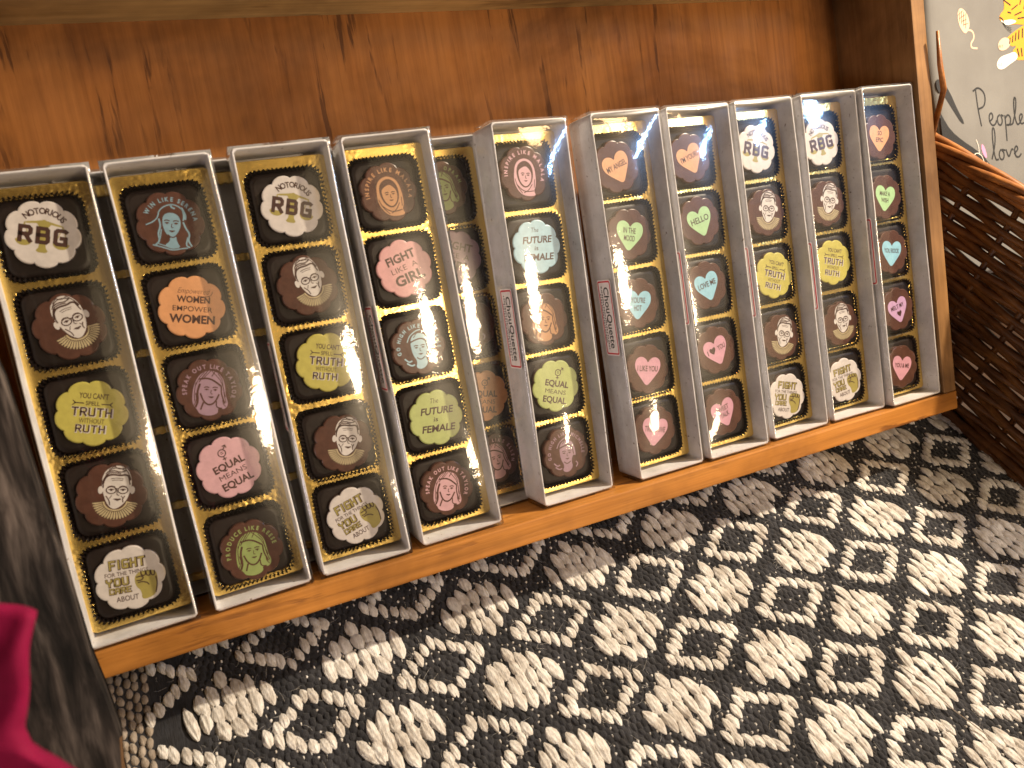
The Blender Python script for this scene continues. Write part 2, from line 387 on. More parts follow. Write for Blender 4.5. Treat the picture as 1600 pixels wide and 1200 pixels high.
def features(mb, cx, cy, s, dk, z, tilt=0, glasses=False):
    def P(l): 
        c, sn = math.cos(tilt), math.sin(tilt)
        return sm([(cx + (x * c - y * sn) * s, cy + (x * sn + y * c) * s) for x, y in l], 1, False)
    w = .42
    for e in (-1, 1):
        ex = .42 * e + .08
        mb.ribbon(P([(ex - .27, .33), (ex - .05, .44), (ex + .26, .36)]), [w * .6] * 2 + [w * 1.2] * 2 + [w * .6] * 2 if False else w * 1.05, z, dk)
        mb.ribbon(P([(ex - .2, .12), (ex, .21), (ex + .2, .12)]), w * .8, z, dk)
        mb.poly([(cx + ex * s + .1 * s * math.cos(a), cy + .12 * s + .1 * s * math.sin(a)) for a in np.linspace(0, 6.28, 9)[:-1]], z + .01, dk)
        if glasses: mb.ribbon([(cx + (ex + .36 * math.cos(a)) * s, cy + (.1 + .28 * math.sin(a)) * s) for a in np.linspace(0, 6.5, 18)], .42, z + .03, dk)
    mb.ribbon(P([(.12, .1), (.06, -.28), (.26, -.32)]), w * .75, z, dk)
    mb.poly(P([(-.2, -.62), (.02, -.56), (.14, -.6), (.3, -.56), (.46, -.62), (.14, -.78)]), z, dk)
def d_lady(mb):                              # bespectacled lady with a pleated collar
    L, b, c = M['paper'], M['brown'], M['cream']
    head = sm([(-.28, .28), (-.29, .5), (-.22, .72), (-.06, .86), (.16, .92), (.36, .84), (.47, .68), (.53, .48), (.53, .22), (.48, .04), (.42, -.14), (.3, -.3), (.14, -.42), (.0, -.4), (-.13, -.24), (-.22, 0)], 2)
    mb.poly(sc(head), .03, L)
    for ex in (-.31, .56): mb.poly(sc(ell(ex, .16, .07, .12, 12)), .03 + (.008 if ex > 0 else .016), L)
    k = R0
    for q, wd in (([(-.26, .34), (-.2, .56), (-.02, .64), (.2, .6), (.4, .64), (.5, .46)], .75), ([(-.16, .7), (.02, .76), (.2, .70), (.34, .74)], .5), ([(.02, .9), (.14, .8), (.3, .82)], .4),
                  ([(-.26, .44), (-.16, .66), (.02, .70), (.22, .66)], .45), ([(-.2, .64), (-.04, .82), (.18, .84), (.36, .74)], .4), ([(-.12, .78), (.06, .9)], .3), ([(.3, .86), (.44, .66), (.5, .5)], .4), ([(.42, .62), (.46, .44), (.49, .32)], .5), ([(-.27, .44), (-.245, .3), (-.25, .22)], .5),
                  ([(-.22, .5), (-.1, .68)], .4), ([(-.05, .5), (.12, .53), (.3, .5)], .28), ([(-.02, .45), (.14, .47), (.28, .45)], .24),
                  ([(-.16, -.02), (-.06, -.16), (-.04, -.3)], .45), ([(.36, -.02), (.3, -.12), (.32, -.22)], .45), ([(0, .0), (-.06, -.1)], .3), ([(.26, -.02), (.32, -.1)], .3)):
        mb.ribbon(sc(sm(q, 2, False)), wd, .06, b)
    features(mb, .11 * k, .12 * k, .38 * k, b, .08, 0, True)
    mb.ribbon(sc([(.07, .2), (.18, .2)]), .4, .12, b)
    fan = []
    N_ = 21
    for i in range(N_ * 4 + 1):
        a = math.radians(186 + 168 * i / (N_ * 4)); rr = .60 + .03 * (1 if i % 4 in (1, 2) else -1)
        fan.append((.11 + rr * math.cos(a), -.16 + rr * .92 * math.sin(a)))
    for i in range(20, -1, -1):
        a = math.radians(186 + 168 * i / 20); fan.append((.11 + .30 * math.cos(a), -.16 + .28 * math.sin(a)))
    mb.poly(sc(fan), .035, c)
    for i in range(N_ + 1):
        a = math.radians(186 + 168 * i / N_); mb.ribbon(sc([(.11 + .38 * math.cos(a), -.16 + .35 * math.sin(a)), (.11 + .62 * math.cos(a), -.16 + .57 * math.sin(a))]), .28, .07, b)
    mb.ribbon(sc([(.11 + .36 * math.cos(math.radians(a)), -.16 + .335 * math.sin(math.radians(a))) for a in range(188, 354, 8)]), .3, .075, b)
def d_long(col, words, a0=196, a1=-10, style=0, h=1.75):
    def f(mb):
        L, b, k = M[col], M['milk'], R0
        if words: arc(mb, words, 10.2, a0, a1, h, L, .03, .035, .85)
        if style == 0:                       # long straight hair and a fringe
            hair = [(-.46, -.52), (-.5, -.1), (-.44, .25), (-.3, .5), (-.05, .62), (.2, .56), (.38, .38), (.46, .1), (.5, -.15), (.62, -.42), (.5, -.6), (.3, -.55), (.34, -.72), (.1, -.84), (-.22, -.8), (-.3, -.66)]
            mb.poly(sc(sm(hair, 2)), .03, L)
            for q, wd in (([(-.3, .16), (-.36, -.1), (-.3, -.4), (-.36, -.6)], .9), ([(-.34, .3), (-.1, .36), (.1, .3), (.34, .14)], .75), ([(-.1, .6), (-.22, .42), (-.34, .2)], .4), ([(.1, .58), (.02, .42)], .4),
                          ([(.34, .14), (.36, -.1), (.5, -.4)], .6), ([(-.26, -.14), (-.14, -.4), (.04, -.5), (.2, -.4), (.3, -.12)], .7), ([(.24, -.34), (.26, -.55), (.44, -.56)], .5), ([(-.14, -.42), (-.2, -.66)], .7)):
                mb.ribbon(sc(sm(q, 2, False)), wd, .06, b)
            for q in ([(-.42, .2), (-.44, -.1), (-.4, -.42)], [(-.2, .54), (-.34, .36), (-.42, .1)], [(.2, .52), (.36, .34), (.4, .08), (.5, -.2)], [(.3, .3), (.42, .1), (.44, -.1), (.54, -.38)], [(.0, .6), (.16, .46), (.32, .3)], [(-.4, -.14), (-.34, -.34), (-.42, -.56)], [(.42, -.2), (.44, -.4), (.54, -.5)], [(-.02, .6), (-.1, .5), (-.2, .36)]):
                mb.ribbon(sc(sm(q, 2, False)), [.12] * 1 + [.32] * (len(sm(q, 2, False)) - 2) + [.1], .065, b)
            features(mb, .02 * k, -.04 * k, .30 * k, b, .08, .06)
        elif style == 1:                     # dark parted hair with light outlines
            mb.poly(sc(sm([(-.24, .08), (-.2, .26), (.0, .34), (.2, .28), (.3, .08), (.27, -.16), (.16, -.36), (.04, -.44), (-.1, -.38), (-.22, -.14)], 2)), .03, L)
            for q, wd in (([(-.7, -.1), (-.5, .0), (-.36, .16), (-.34, .36), (-.18, .52), (.06, .6), (.3, .5), (.38, .3), (.36, .1)], .5), ([(.3, .5), (.42, .3), (.42, .14)], .9), ([(.02, .6), (.0, .5), (.12, .46)], .7),
                          ([(-.34, .12), (-.28, -.1), (-.36, -.34), (-.3, -.56), (-.42, -.7)], .7), ([(-.26, -.2), (-.3, -.5)], .5), ([(.36, .06), (.44, -.14), (.56, -.3), (.5, -.5), (.62, -.68)], .7), ([(.5, -.4), (.44, -.66), (.56, -.72)], .6),
                          ([(-.5, -.7), (-.2, -.76), (.06, -.84), (.34, -.76), (.5, -.74)], .5), ([(-.4, -.64), (-.1, -.72)], .4)):
                mb.ribbon(sc(sm(q, 2, False)), wd, .035, L)
            mb.poly(sc(sm([(-.02, -.42), (.16, -.38), (.18, -.56), (.3, -.74), (.02, -.8), (-.18, -.7), (-.02, -.56)], 1)), .04, L)
            mb.ribbon(sc(sm([(-.08, -.36), (.05, -.46), (.18, -.36)], 2, False)), .5, .06, b)
            features(mb, .0, -.04 * k, .31 * k, b, .08)
        else:                                # swept hair, smiling, shoulder
            mb.poly(sc(sm([(-.3, .2), (-.2, .42), (.05, .5), (.28, .4), (.38, .14), (.42, -.2), (.3, -.1), (.2, -.36), (.28, -.6), (.06, -.8), (-.2, -.72), (-.1, -.5), (-.26, -.24)], 2)), .03, L)
            for q, wd in (([(-.4, .2), (-.3, .42), (-.04, .58), (.12, .6)], .5), ([(-.56, -.36), (-.42, -.5), (-.3, -.46)], .7), ([(-.5, -.52), (-.34, -.64), (-.22, -.6)], .7), ([(.4, -.4), (.5, -.5), (.4, -.62)], .6)):
                mb.ribbon(sc(sm(q, 2, False)), wd, .035, L)
            for q, wd in (([(-.32, .18), (-.1, .26), (.12, .3), (.26, .2)], .7), ([(-.02, .5), (-.16, .34)], .4), ([(.26, .2), (.32, -.1)], .5), ([(-.12, -.36), (.02, -.46), (.18, -.36)], .5)):
                mb.ribbon(sc(sm(q, 2, False)), wd, .06, b)
            features(mb, .0, -.06 * k, .29 * k, b, .08)
    return f
def d_scarf(col):                            # woman in a headscarf
    def f(mb):
        L, b, k = M[col], M['milk'], R0
        arc(mb, 'INSPIRE LIKE MALALA', 10.4, 192, -24, 1.8, L, .03, .035, .9)
        mb.poly(sc(sm([(-.42, .1), (-.36, .34), (-.18, .5), (.06, .54), (.3, .42), (.42, .16), (.46, -.2), (.44, -.46), (.36, -.62), (.46, -.78), (.2, -.82), (-.1, -.78), (-.3, -.6), (-.44, -.3)], 2)), .03, L)
        mb.poly(sc(sm([(-.33, .12), (-.26, .32), (-.06, .45), (.14, .43), (.3, .25), (.35, 0), (.3, -.3), (.14, -.5), (-.05, -.52), (-.22, -.36), (-.32, -.1)], 2)), .05, b)
        mb.poly(sc(sm([(-.26, .0), (-.22, .14), (.02, .26), (.12, .22), (.26, .06), (.28, -.12), (.24, -.3), (.1, -.46), (-.04, -.46), (-.2, -.28)], 2)), .07, L)
        for q, wd in (([(-.34, -.4), (-.1, -.62), (.1, -.66), (.36, -.62)], .45), ([(.3, -.38), (.16, -.6), (-.04, -.7)], .4), ([(.4, -.2), (.38, -.5)], .35), ([(-.4, -.2), (-.3, -.48), (-.1, -.72)], .35)):
            mb.ribbon(sc(sm(q, 2, False)), wd, .09, b)
        features(mb, .01 * k, -.1 * k, .26 * k, b, .11)
    return f
def d_lines(lines, shear=0):
    def f(mb):
        for s, x, y, h, wd, bo in lines: text(mb, s, x, y, h, M['brown'], .03, wd, bo, 0, shear)
    return f
def d_equal(mb):
    b = M['brown']
    d_lines([('EQUAL', .4, 1.2, 3.1, 14, .034), ('MEANS', .2, -3.1, 2.3, 12.4, .0), ('EQUAL', .4, -7.4, 3.1, 14, .034)])(mb)
    mb.ribbon([(1.6 * math.cos(a), 7 + 1.6 * math.sin(a)) for a in np.linspace(0, 6.4, 22)], .45, .03, b)
    mb.ribbon([(0, 5.4), (0, 3.4)], .45, .04, b); mb.ribbon([(-.9, 4.3), (.9, 4.3)], .45, .05, b)
    mb.ribbon([(1.1, 8.1), (2.6, 9.6)], .45, .04, b); mb.ribbon([(1.4, 9.7), (2.7, 9.7), (2.7, 8.4)], .45, .05, b)
    for y in (6.7, 7.4): mb.ribbon([(-.6, y), (.6, y)], .3, .03, b)
def d_women(mb):
    b = M['brown']
    text(mb, 'Empowered', .3, 7.0, 2.4, b, .03, 12.4, -.012, 0, .3); mb.ribbon(sm([(2, 5.0), (5, 4.7), (7.6, 5.2), (8.2, 7.2)], 2, False), .25, .04, b)
    d_lines([('WOMEN', .6, 3.3, 2.7, 13.4, .03), ('EMPOWER', .4, -.8, 2.2, 16, .004), ('WOMEN', .4, -5.2, 3.4, 18.4, .036)])(mb)
def d_girl(mb):
    d_lines([('FIGHT', .2, 5.6, 3.8, 15, .034), ('LIKE  A', 0, .6, 2.6, 13.6, -.004), ('GIRL', .6, -4.6, 4.6, 15, .036)])(mb)
def d_future(mb):
    d_lines([('The', -.6, 8.6, 2.4, 4.4, -.005), ('FUTURE', .4, 3.6, 3.3, 16.4, .03), ('is', -.4, -.6, 2.2, 2.2, .01), ('FEMALE', .6, -5.2, 3.3, 16.8, .03)], .18)(mb)
HEART = sm([(0, -9.6), (-3.4, -5.8), (-7.4, -1.0), (-8.4, 2.4), (-7.4, 5.8), (-4.2, 7.0), (-1.2, 5.6), (0, 3.4), (1.2, 5.6), (4.2, 7.0), (7.4, 5.8), (8.4, 2.4), (7.4, -1.0), (3.4, -5.8)], 2)
def d_heart(col, lines, mini=None):
    def f(mb):
        mb.poly(HEART, .03, M[col])
        for s, x, y, h, wd in lines: text(mb, s, x, y, h, M['brown'], .08, wd, .014)
        if mini: mb.poly([(mini[0] + x * mini[2], mini[1] + y * mini[2]) for x, y in HEART], .08, M['brown'])
    return f

medal = {}
def medallion(top):
    if top not in medal: medal[top] = medallion_mesh(top)
    return medal[top]
DES = {
 'scales': ('white', d_scales, 'white scalloped chocolate with big block capitals over golden scales'),
 'lady': ('milk', d_lady, 'brown scalloped chocolate with a bespectacled lady in pleated collar'),
 'truth': ('yellow', d_truth, 'yellow scalloped chocolate lettered in dark capitals'),
 'fight': ('white', d_fight, 'white scalloped chocolate with golden lettering and raised fist'),
 'blue_portrait': ('milk', d_long('steel', 'WIN LIKE SERENA', 165, 8, 1), 'brown scalloped chocolate with a blue portrait of a smiling woman'),
 'women': ('orange', d_women, 'plain orange scalloped chocolate with four lines of dark lettering'),
 'mauve_portrait': ('milk', d_long('mauve', 'SPEAK OUT LIKE TAYLOR', 200, -18, 0), 'brown scalloped chocolate with a mauve portrait of a woman with fringe'),
 'pink_equal': ('rose', d_equal, 'pink scalloped chocolate with round symbol above bold dark words'),
 'green_portrait': ('milk', d_long('lime', 'PRODUCE LIKE REESE', 200, 10, 0), 'dark scalloped chocolate with a green portrait of a long haired woman'),
 'orange_scarf': ('milk', d_scarf('tan'), 'brown scalloped chocolate with an orange portrait of woman in headscarf'),
 'girl': ('pink', d_girl, 'pink scalloped chocolate with three slanting lines of dark capitals'),
 'pale_portrait': ('milk', d_long('sky', 'GO HIGH LIKE MICHELLE', 200, -10, 2), 'brown scalloped chocolate with a pale blue laughing woman portrait'),
 'green_future': ('green', d_future, 'yellow green scalloped chocolate with slanted brown lettering'),
 'pink_portrait': ('milk', d_long('rose', 'SPEAK OUT LIKE TAYLOR', 200, -18, 0), 'brown scalloped chocolate with a pink portrait of woman with fringe'),
 'pink_scarf': ('milk', d_scarf('rose'), 'brown scalloped chocolate with a pink portrait of woman in headscarf'),
 'blue_future': ('sky', d_future, 'light blue scalloped chocolate with slanted brown lettering'),
 'orange_portrait': ('milk', d_long('tan', '', 0, 0, 0), 'brown scalloped chocolate with orange portrait under two bright lamp glints'),
 'green_equal': ('green', d_equal, 'yellow green scalloped chocolate with round symbol above bold words'),
 'faint_portrait': ('milk', d_long('mauve', 'GO HIGH LIKE MICHELLE', 200, -10, 2), 'brown scalloped chocolate with pinkish portrait under a bright glint'),
 'rear_green': ('milk', d_long('lime', 'OPRAH', 80, 8, 0), 'brown scalloped chocolate with green portrait, half hidden'),
 'rear_mauve': ('mauve', d_girl, 'mauve scalloped chocolate, half hidden'),
 'rear_dark': ('milk', d_long('mauve', '', 0, 0, 2), 'dark scalloped chocolate, mostly hidden'),
 'rear_orange': ('orange', d_equal, 'orange scalloped chocolate, half hidden'),
 'rear_pink': ('milk', d_long('rose', 'LIKE ELLEN', 95, -25, 0), 'brown scalloped chocolate with pink portrait, half hidden'),
}
def hd(key, col, colname, lines, mini=None): DES[key] = ('milk', d_heart(col, lines, mini), colname)
hd('h_angel', 'horange', 'brown chocolate with tilted orange heart of two short words', [('MY ANGEL', 0, .4, 2.9, 13)])
hd('h_mood', 'hgreen', 'brown chocolate with upright green heart of two text lines', [('IN THE', -.2, 1.9, 2.9, 7.8), ('MOOD', 0, -2.2, 2.9, 6.8)])
hd('h_hot', 'hblue', 'brown chocolate with upright light blue heart', [("YOU'RE", 0, 1.6, 2.9, 9.2), ('HOT', 0, -2.6, 2.9, 4.8)])
hd('h_like', 'hpink', 'brown chocolate with upright pink heart reading one line', [('I LIKE YOU', 0, .4, 3.0, 13)])
hd('h_true', 'hpink', 'brown chocolate with upright pink heart lettered straight across', [('TRUE LOVE', 0, .6, 3.0, 13.4)])
hd('h_yours', 'horange', 'brown chocolate with tilted orange heart beside a blue glint', [("I'M YOURS", 0, .6, 2.9, 12.6)])
hd('h_hello', 'hgreen', 'brown chocolate with tilted green heart of one word', [('HELLO', 0, .6, 3.3, 12.4)])
hd('h_love', 'hblue', 'brown chocolate with tilted light blue heart', [('LOVE ME', 0, .6, 3.1, 12.6)])
hd('h_iyou', 'hpink', 'brown chocolate with tilted pink heart holding a small brown heart', [('I', -6, .4, 2.8, .5), ('YOU', 4, .4, 2.8, 5.4)], (-2.4, .5, .26))
hd('h_talk', 'hpink', 'brown chocolate with tilted pink heart of two text lines', [('SWEET', 0, 2.0, 2.8, 9), ('TALK', .2, -1.8, 2.8, 6.4)])
hd('h_orange', 'horange', 'brown chocolate with upright orange heart of faint letters', [('SO', .2, 2.2, 2.6, 3.4), ('EPIC', 0, -1.8, 2.6, 6)])
hd('h_wish', 'hgreen', 'brown chocolate with upright green heart of two words', [('MAKE A', -.4, 2.0, 2.6, 8.6), ('WISH', -.2, -2.0, 2.6, 6)])
hd('h_rock', 'hblue', 'brown chocolate with upright blue heart of one text line', [('YOU ROCK', 0, .8, 2.7, 12.8)])
hd('h_melt', 'hmauve', 'brown chocolate with tilted lilac heart above a small brown heart', [('MELT MY', 0, 1.6, 2.7, 11.4)], (.4, -3.0, .24))
hd('h_me', 'hpink', 'brown chocolate with upright pink heart in shade', [('YOU & ME', 0, .8, 2.7, 12.4)])
LAYOUT = [['scales', 'lady', 'truth', 'lady', 'fight'], ['blue_portrait', 'women', 'mauve_portrait', 'pink_equal', 'green_portrait'], ['scales', 'lady', 'truth', 'lady', 'fight'],
          ['orange_scarf', 'girl', 'pale_portrait', 'green_future', 'pink_portrait'], ['pink_scarf', 'blue_future', 'orange_portrait', 'green_equal', 'faint_portrait'],
          ['h_angel', 'h_mood', 'h_hot', 'h_like', 'h_true'], ['h_yours', 'h_hello', 'h_love', 'h_iyou', 'h_talk'], ['scales', 'lady', 'truth', 'lady', 'fight'], ['scales', 'lady', 'truth', 'lady', 'fight'],
          ['h_orange', 'h_wish', 'h_rock', 'h_melt', 'h_me'], ['rear_green', 'rear_mauve', 'rear_dark', 'rear_orange', 'rear_pink']]

# ---------------------------------------------------------------- tray
ZF, TR, XR, TS, YT, XL = 58.9, 11.9, 434.7, 11.0, 264.1, -84.0
tray = thing('display_tray', 'shallow orange brown wooden tray leaning back and holding a row of chocolate boxes', 'tray', TILT.copy())
def part(name, mb, parent, mw): return link(name, mb.mesh(name), parent, mw)
mb = MB(); mb.box(XL, XR, 0, YT, -6, 0, M['panel']); part('back_panel', mb, tray, TILT)
mb = MB(); mb.box(XL - 11, XR + TS, -TR, -.02, -6, ZF, M['rail'], .9); part('bottom_rail', mb, tray, TILT)
mb = MB(); mb.box(XR, XR + TS, .03, YT + 11, -6, ZF - .4, M['side'], .8); part('side_wall', mb, tray, TILT)
mb = MB(); mb.box(XL - 11, XL, .03, YT + 11, -6, ZF - .4, M['side'], .8); part('side_wall', mb, tray, TILT)
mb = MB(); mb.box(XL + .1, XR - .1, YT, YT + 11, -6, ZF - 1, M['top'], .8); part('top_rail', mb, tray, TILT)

# ---------------------------------------------------------------- chocolate boxes
W, L, H = 43.3, 195.0, 23.0
BOXES = [[-41.579, 56.729, -0.0533, 0.0096, 0.0435], [7.428, 55.726, -0.0448, 0.0192, 0.0239], [54.57, 54.091, -0.0199, 0.0029, -0.0243], [103.254, 52.702, 0.0012, 0.0128, -0.0031], [170.784, 50.066, 0.0131, -0.017, 0.0343],
         [228.266, 52.836, 0.0064, -0.0001, 0.0037], [273.876, 54.13, -0.0145, -0.0098, 0.0046], [321.756, 52.434, -0.0081, -0.0001, 0.0032], [368.027, 52.455, -0.0003, -0.0038, -0.0206], [412.449, 57.291, -0.0087, -0.0006, 0.002]]
MED = [(0, -0.8, 170.2, -17), (0, 0.4, 131.9, 15), (0, 0.2, 95.1, -18), (0, -0.2, 59.7, -16), (0, -1.1, 23.4, -7), (1, -0.3, 168.1, -13), (1, -0.2, 131.6, -15), (1, -1.3, 95.0, -19), (1, -1.1, 59.6, 14), (1, -0.4, 20.4, -10),
       (2, 0.9, 168.5, -17), (2, 0.6, 132.5, 13), (2, 1.4, 96.5, -16), (2, 1.5, 57.6, -14), (2, 0.5, 22.6, 16), (3, -1.2, 168.8, 0), (3, -0.7, 132.8, 14), (3, -1.4, 94.9, -4), (3, 0.3, 59.0, -6), (3, -1.2, 23.1, -18),
       (4, -2.1, 170.0, -7), (4, -0.9, 133.0, -3), (4, -2.3, 95.8, -9), (4, -0.9, 60.3, -18), (4, -0.3, 23.9, -5), (5, -4.0, 167.6, 19), (5, -1.9, 131.9, -14), (5, -2.6, 94.7, -11), (5, -2.3, 58.0, -13), (5, -3.0, 23.5, -16),
       (6, -2.6, 167.9, 19), (6, -1.2, 133.2, 13), (6, -2.0, 97.0, 12), (6, -1.6, 59.8, 16), (6, -2.0, 23.6, 15), (7, -1.5, 168.4, -16), (7, -0.1, 131.9, -9), (7, 0.5, 95.0, -19), (7, 0.1, 57.9, -17), (7, -0.9, 22.0, -16),
       (8, -0.8, 167.3, 8), (8, -1.1, 131.3, -15), (8, -0.8, 95.6, -15), (8, 0.4, 57.4, 2), (8, -1.0, 22.1, 6), (9, -0.8, 166.1, -7), (9, -1.0, 129.5, -12), (9, -0.2, 95.2, -10), (9, 0.4, 58.9, 11), (9, -1.2, 21.9, -14),
       (10, -1.5, 170.6, 0), (10, -.3, 135, -20), (10, 1.0, 98.5, 0), (10, 1.5, 60, -12), (10, 1.8, 25, 0)]
REAR = [[137.0, 28.0, 0, 0, 0], [83.0, 26.5, 0, 0, 0], [31.5, 27.0, 0, 0, 0], [-17.0, 27.0, 0, 0, 0]]
def boxmat(b):
    x, z, lean, roll, yaw = b
    m = Matrix.Rotation(lean, 4, 'X') @ Matrix.Rotation(yaw, 4, 'Y') @ Matrix.Rotation(roll, 4, 'Z')
    return TILT @ Matrix.Translation(Vector((x, .35, z)) * S) @ m
def shell_mesh(seed):
    rg = np.random.default_rng(seed); mb = MB(); t = 1.05; w, l = W / 2 - .75, L
    # open tray: outline rings swept over the rim, corners slightly rounded, rim slightly uneven
    rings = [(0, -H, 0), (0, -.55, 0), (.28, -.12, 0), (t - .28, -.12, 0), (t, -.55, 0), (t, -H + 1, 0)]
    n = 0; per = []
    for inset, z, _ in rings:
        o = [(x, y + l / 2) for x, y in resample(rrect(w - inset, l / 2 - .7 - inset, max(.25, 1.1 - inset), 3), 240)]
        per.append([(x, y, z) for x, y in o])
    n = 240; ph = rg.uniform(0, 6, 4); am = rg.uniform(.10, .28, 4)
    def wob(x, y, z):
        k = max(0, (z + H) / H)
        return (x + k * (am[0] * math.sin(y / 37 + ph[0]) + .5 * am[1] * math.sin(y / 11 + ph[1])), y + k * .3 * am[2] * math.sin(x / 7 + ph[2]), z + (k > .9) * (am[3] * .5 * math.sin(y / 23 + x / 9 + ph[3]) + rg.normal(0, .025)))
    vs = [wob(*p) for ring in per for p in ring]
    fs = [(i * n + k, i * n + (k + 1) % n, (i + 1) * n + (k + 1) % n, (i + 1) * n + k) for i in range(5) for k in range(n)]
    mb.add(vs, fs, M['card'], True)
    mb.poly([(x, y) for x, y, z in per[5]], -H + 1, M['card'])
    b = [(x, y) for x, y, z in per[0]]; mb.poly(b, -H, M['card'])
    return fix(mb.mesh('box_base'))
def lid_mesh(seed):
    rg = np.random.default_rng(seed); mb = MB(); w, l = W / 2 + .05, L; nx, ny = 26, 44
    ph = rg.uniform(0, 6.3, 6); am = rg.uniform(.5, 1, 6); bow = rg.uniform(1.75, 2.25)
    vs = []
    for j in range(ny + 1):
        v = j / ny; y = l * v - .0
        for i in range(nx + 1):
            u = -1 + 2 * i / nx; x = u * w
            e = 1 - abs(2 * v - 1) ** 7
            z = .12 + bow * (1 - u * u) * e + (1 - u ** 4) * e * (.10 * am[0] * math.sin(y / 21 + ph[0]) + .05 * am[1] * math.sin(y / 9 + u * 2 + ph[1]) + .08 * am[2] * math.sin(u * 3 + ph[2] + y / 40))
            vs.append((x, y, z))
    fs = [(j * (nx + 1) + i, j * (nx + 1) + i + 1, (j + 1) * (nx + 1) + i + 1, (j + 1) * (nx + 1) + i) for j in range(ny) for i in range(nx)]
    edge = [i for i in range(nx + 1)] + [j * (nx + 1) + nx for j in range(1, ny + 1)] + [ny * (nx + 1) + i for i in range(nx - 1, -1, -1)] + [j * (nx + 1) for j in range(ny - 1, 0, -1)]
    b0 = len(vs)
    for zz, off in ((-.35, .22), (-18.5, .25)):
        for e_ in edge:
            x, y, z = vs[e_]; vs.append((x + off * (1 if x > 0 else -1) * (abs(x) > w - .1), y + off * (1 if y > l / 2 else -1) * (min(y, l - y) < .1), zz + .1 * math.sin(y / 30 + ph[4])))
    n = len(edge)
    fs += [(edge[k], edge[(k + 1) % n], b0 + (k + 1) % n, b0 + k) for k in range(n)] + [(b0 + k, b0 + (k + 1) % n, b0 + n + (k + 1) % n, b0 + n + k) for k in range(n)]
    mb.add(vs, fs, M['film'], True)
    return fix(mb.mesh('clear_lid'))
CELLS = [169, 132.6, 96.2, 59.8, 23.4]
def insert_mesh(seed):
    rg = np.random.default_rng(seed)
    cu = bpy.data.curves.new('gold_insert', 'CURVE'); cu.dimensions = '2D'; cu.fill_mode = 'BOTH'; cu.extrude = .0016; cu.bevel_depth = .00035; cu.bevel_resolution = 2
    loops = [[(x, y + 97.2) for x, y in resample(rrect(20.3, 93.0, 1.2, 3), 160)]]
    for c in CELLS:
        o = resample(rrect(16.8, 16.8, 5.0, 8), 150); q = []
        for k, (x, y) in enumerate(o):
            f = 1 + .012 * math.sin(k * 2 * math.pi * 34 / 150) + .006 * rg.normal(); q.append((x * f - .7, y * f + c))
        loops.append(q)
    for lp in loops:
        sp = cu.splines.new('POLY'); sp.points.add(len(lp) - 1); sp.use_cyclic_u = True
        for p, (x, y) in zip(sp.points, lp): p.co = (x * S, y * S, 0, 1)
    o = bpy.data.objects.new('gold_insert', cu); COL.objects.link(o)
    dg = bpy.context.evaluated_depsgraph_get(); dg.update()
    me = bpy.data.meshes.new_from_object(o.evaluated_get(dg)); bpy.data.objects.remove(o); bpy.data.curves.remove(cu)
    me.name = 'gold_insert'; me.materials.clear(); me.materials.append(M['gold'])
    me.transform(Matrix.Translation((0, 0, -.0136)))
    return me
def sticker_mesh(seed):                      # on the left side wall of the box: local x runs down the box, y outwards to the front
    mb = MB(); hw, hh = 20.5, 7.0
    mb.poly(rrect(hw, hh, 1.6, 4), 0, M['label'])
    o = rrect(hw - .7, hh - .7, 1.3, 4); i_ = rrect(hw - 1.5, hh - 1.5, .8, 4); n = len(o)
    mb.add([(x, y, .03) for x, y in o + i_], [(k, (k + 1) % n, n + (k + 1) % n, n + k) for k in range(n)], M['red'])
    text(mb, 'ChouQuette', 0, 1.3, 4.8, M['black'], .03, 33, .016)
    rg = random.Random(seed)
    for y, x0, x1 in ((-2.9, -17, 17), (-4.6, -13, 14)):      # small print, too small to read
        x = x0
        while x < x1:
            k = rg.uniform(.5, 1.1); mb.ribbon([(x, y), (x + k, y)], .9, .03, M['black']); x += k + rg.uniform(.25, .7)
    return mb.mesh('sticker')
def cup_mesh():
    mb = MB(); n = 264; vs = []
    prof = [(15.6, -21.5, 0), (16.2, -15, .3), (16.5, -11.2, .5), (16.9, -10.4, .62), (16.7, -10.6, .6), (15.9, -12.2, .5), (15.3, -21, 0)]
    for h, z, am in prof:
        for k, (x, y) in enumerate(resample(rrect(h, h, 5.4, 8), n)):
            f = 1 + am / 17 * (1 if (k // 2) % 2 else -1) * (.6 if k % 2 else 1); vs.append((x * f, y * f, z + .25 * am * math.sin(k * .37)))
    m = len(prof)
    mb.add(vs, [(i * n + k, i * n + (k + 1) % n, (i + 1) * n + (k + 1) % n, (i + 1) * n + k) for i in range(m - 1) for k in range(n)], M['cup'])
    return mb.mesh('paper_cup')
def truffle_mesh():
    mb = MB(); n = 96; vs = []
    prof = [(15.7, -21), (15.7, -12.6), (15.4, -11.9), (14.7, -11.45), (13.6, -11.3)]
    for h, z in prof: vs += [(x, y, z) for x, y in resample(rrect(h, h, 5 * h / 15.7, 8), n)]
    m = len(prof)
    mb.add(vs, [(i * n + k, i * n + (k + 1) % n, (i + 1) * n + (k + 1) % n, (i + 1) * n + k) for i in range(m - 1) for k in range(n)], M['truffle'], True)
    mb.poly(vs[(m - 1) * n:], -11.3, M['truffle'])
    for v in range(len(mb.v) - n, len(mb.v)): pass
    return mb.mesh('truffle_body')
CUP, TRUF = cup_mesh(), truffle_mesh()
INS = [insert_mesh(k) for k in (1, 2, 3)]
STK = [sticker_mesh(k) for k in (1, 2)]
PLACE = ['leftmost box', 'second box from left', 'third box from left', 'box left of the gap', 'box right of the gap', 'first box of hearts', 'second box of hearts', 'left twin box', 'right twin box', 'rightmost box', 'recessed box']
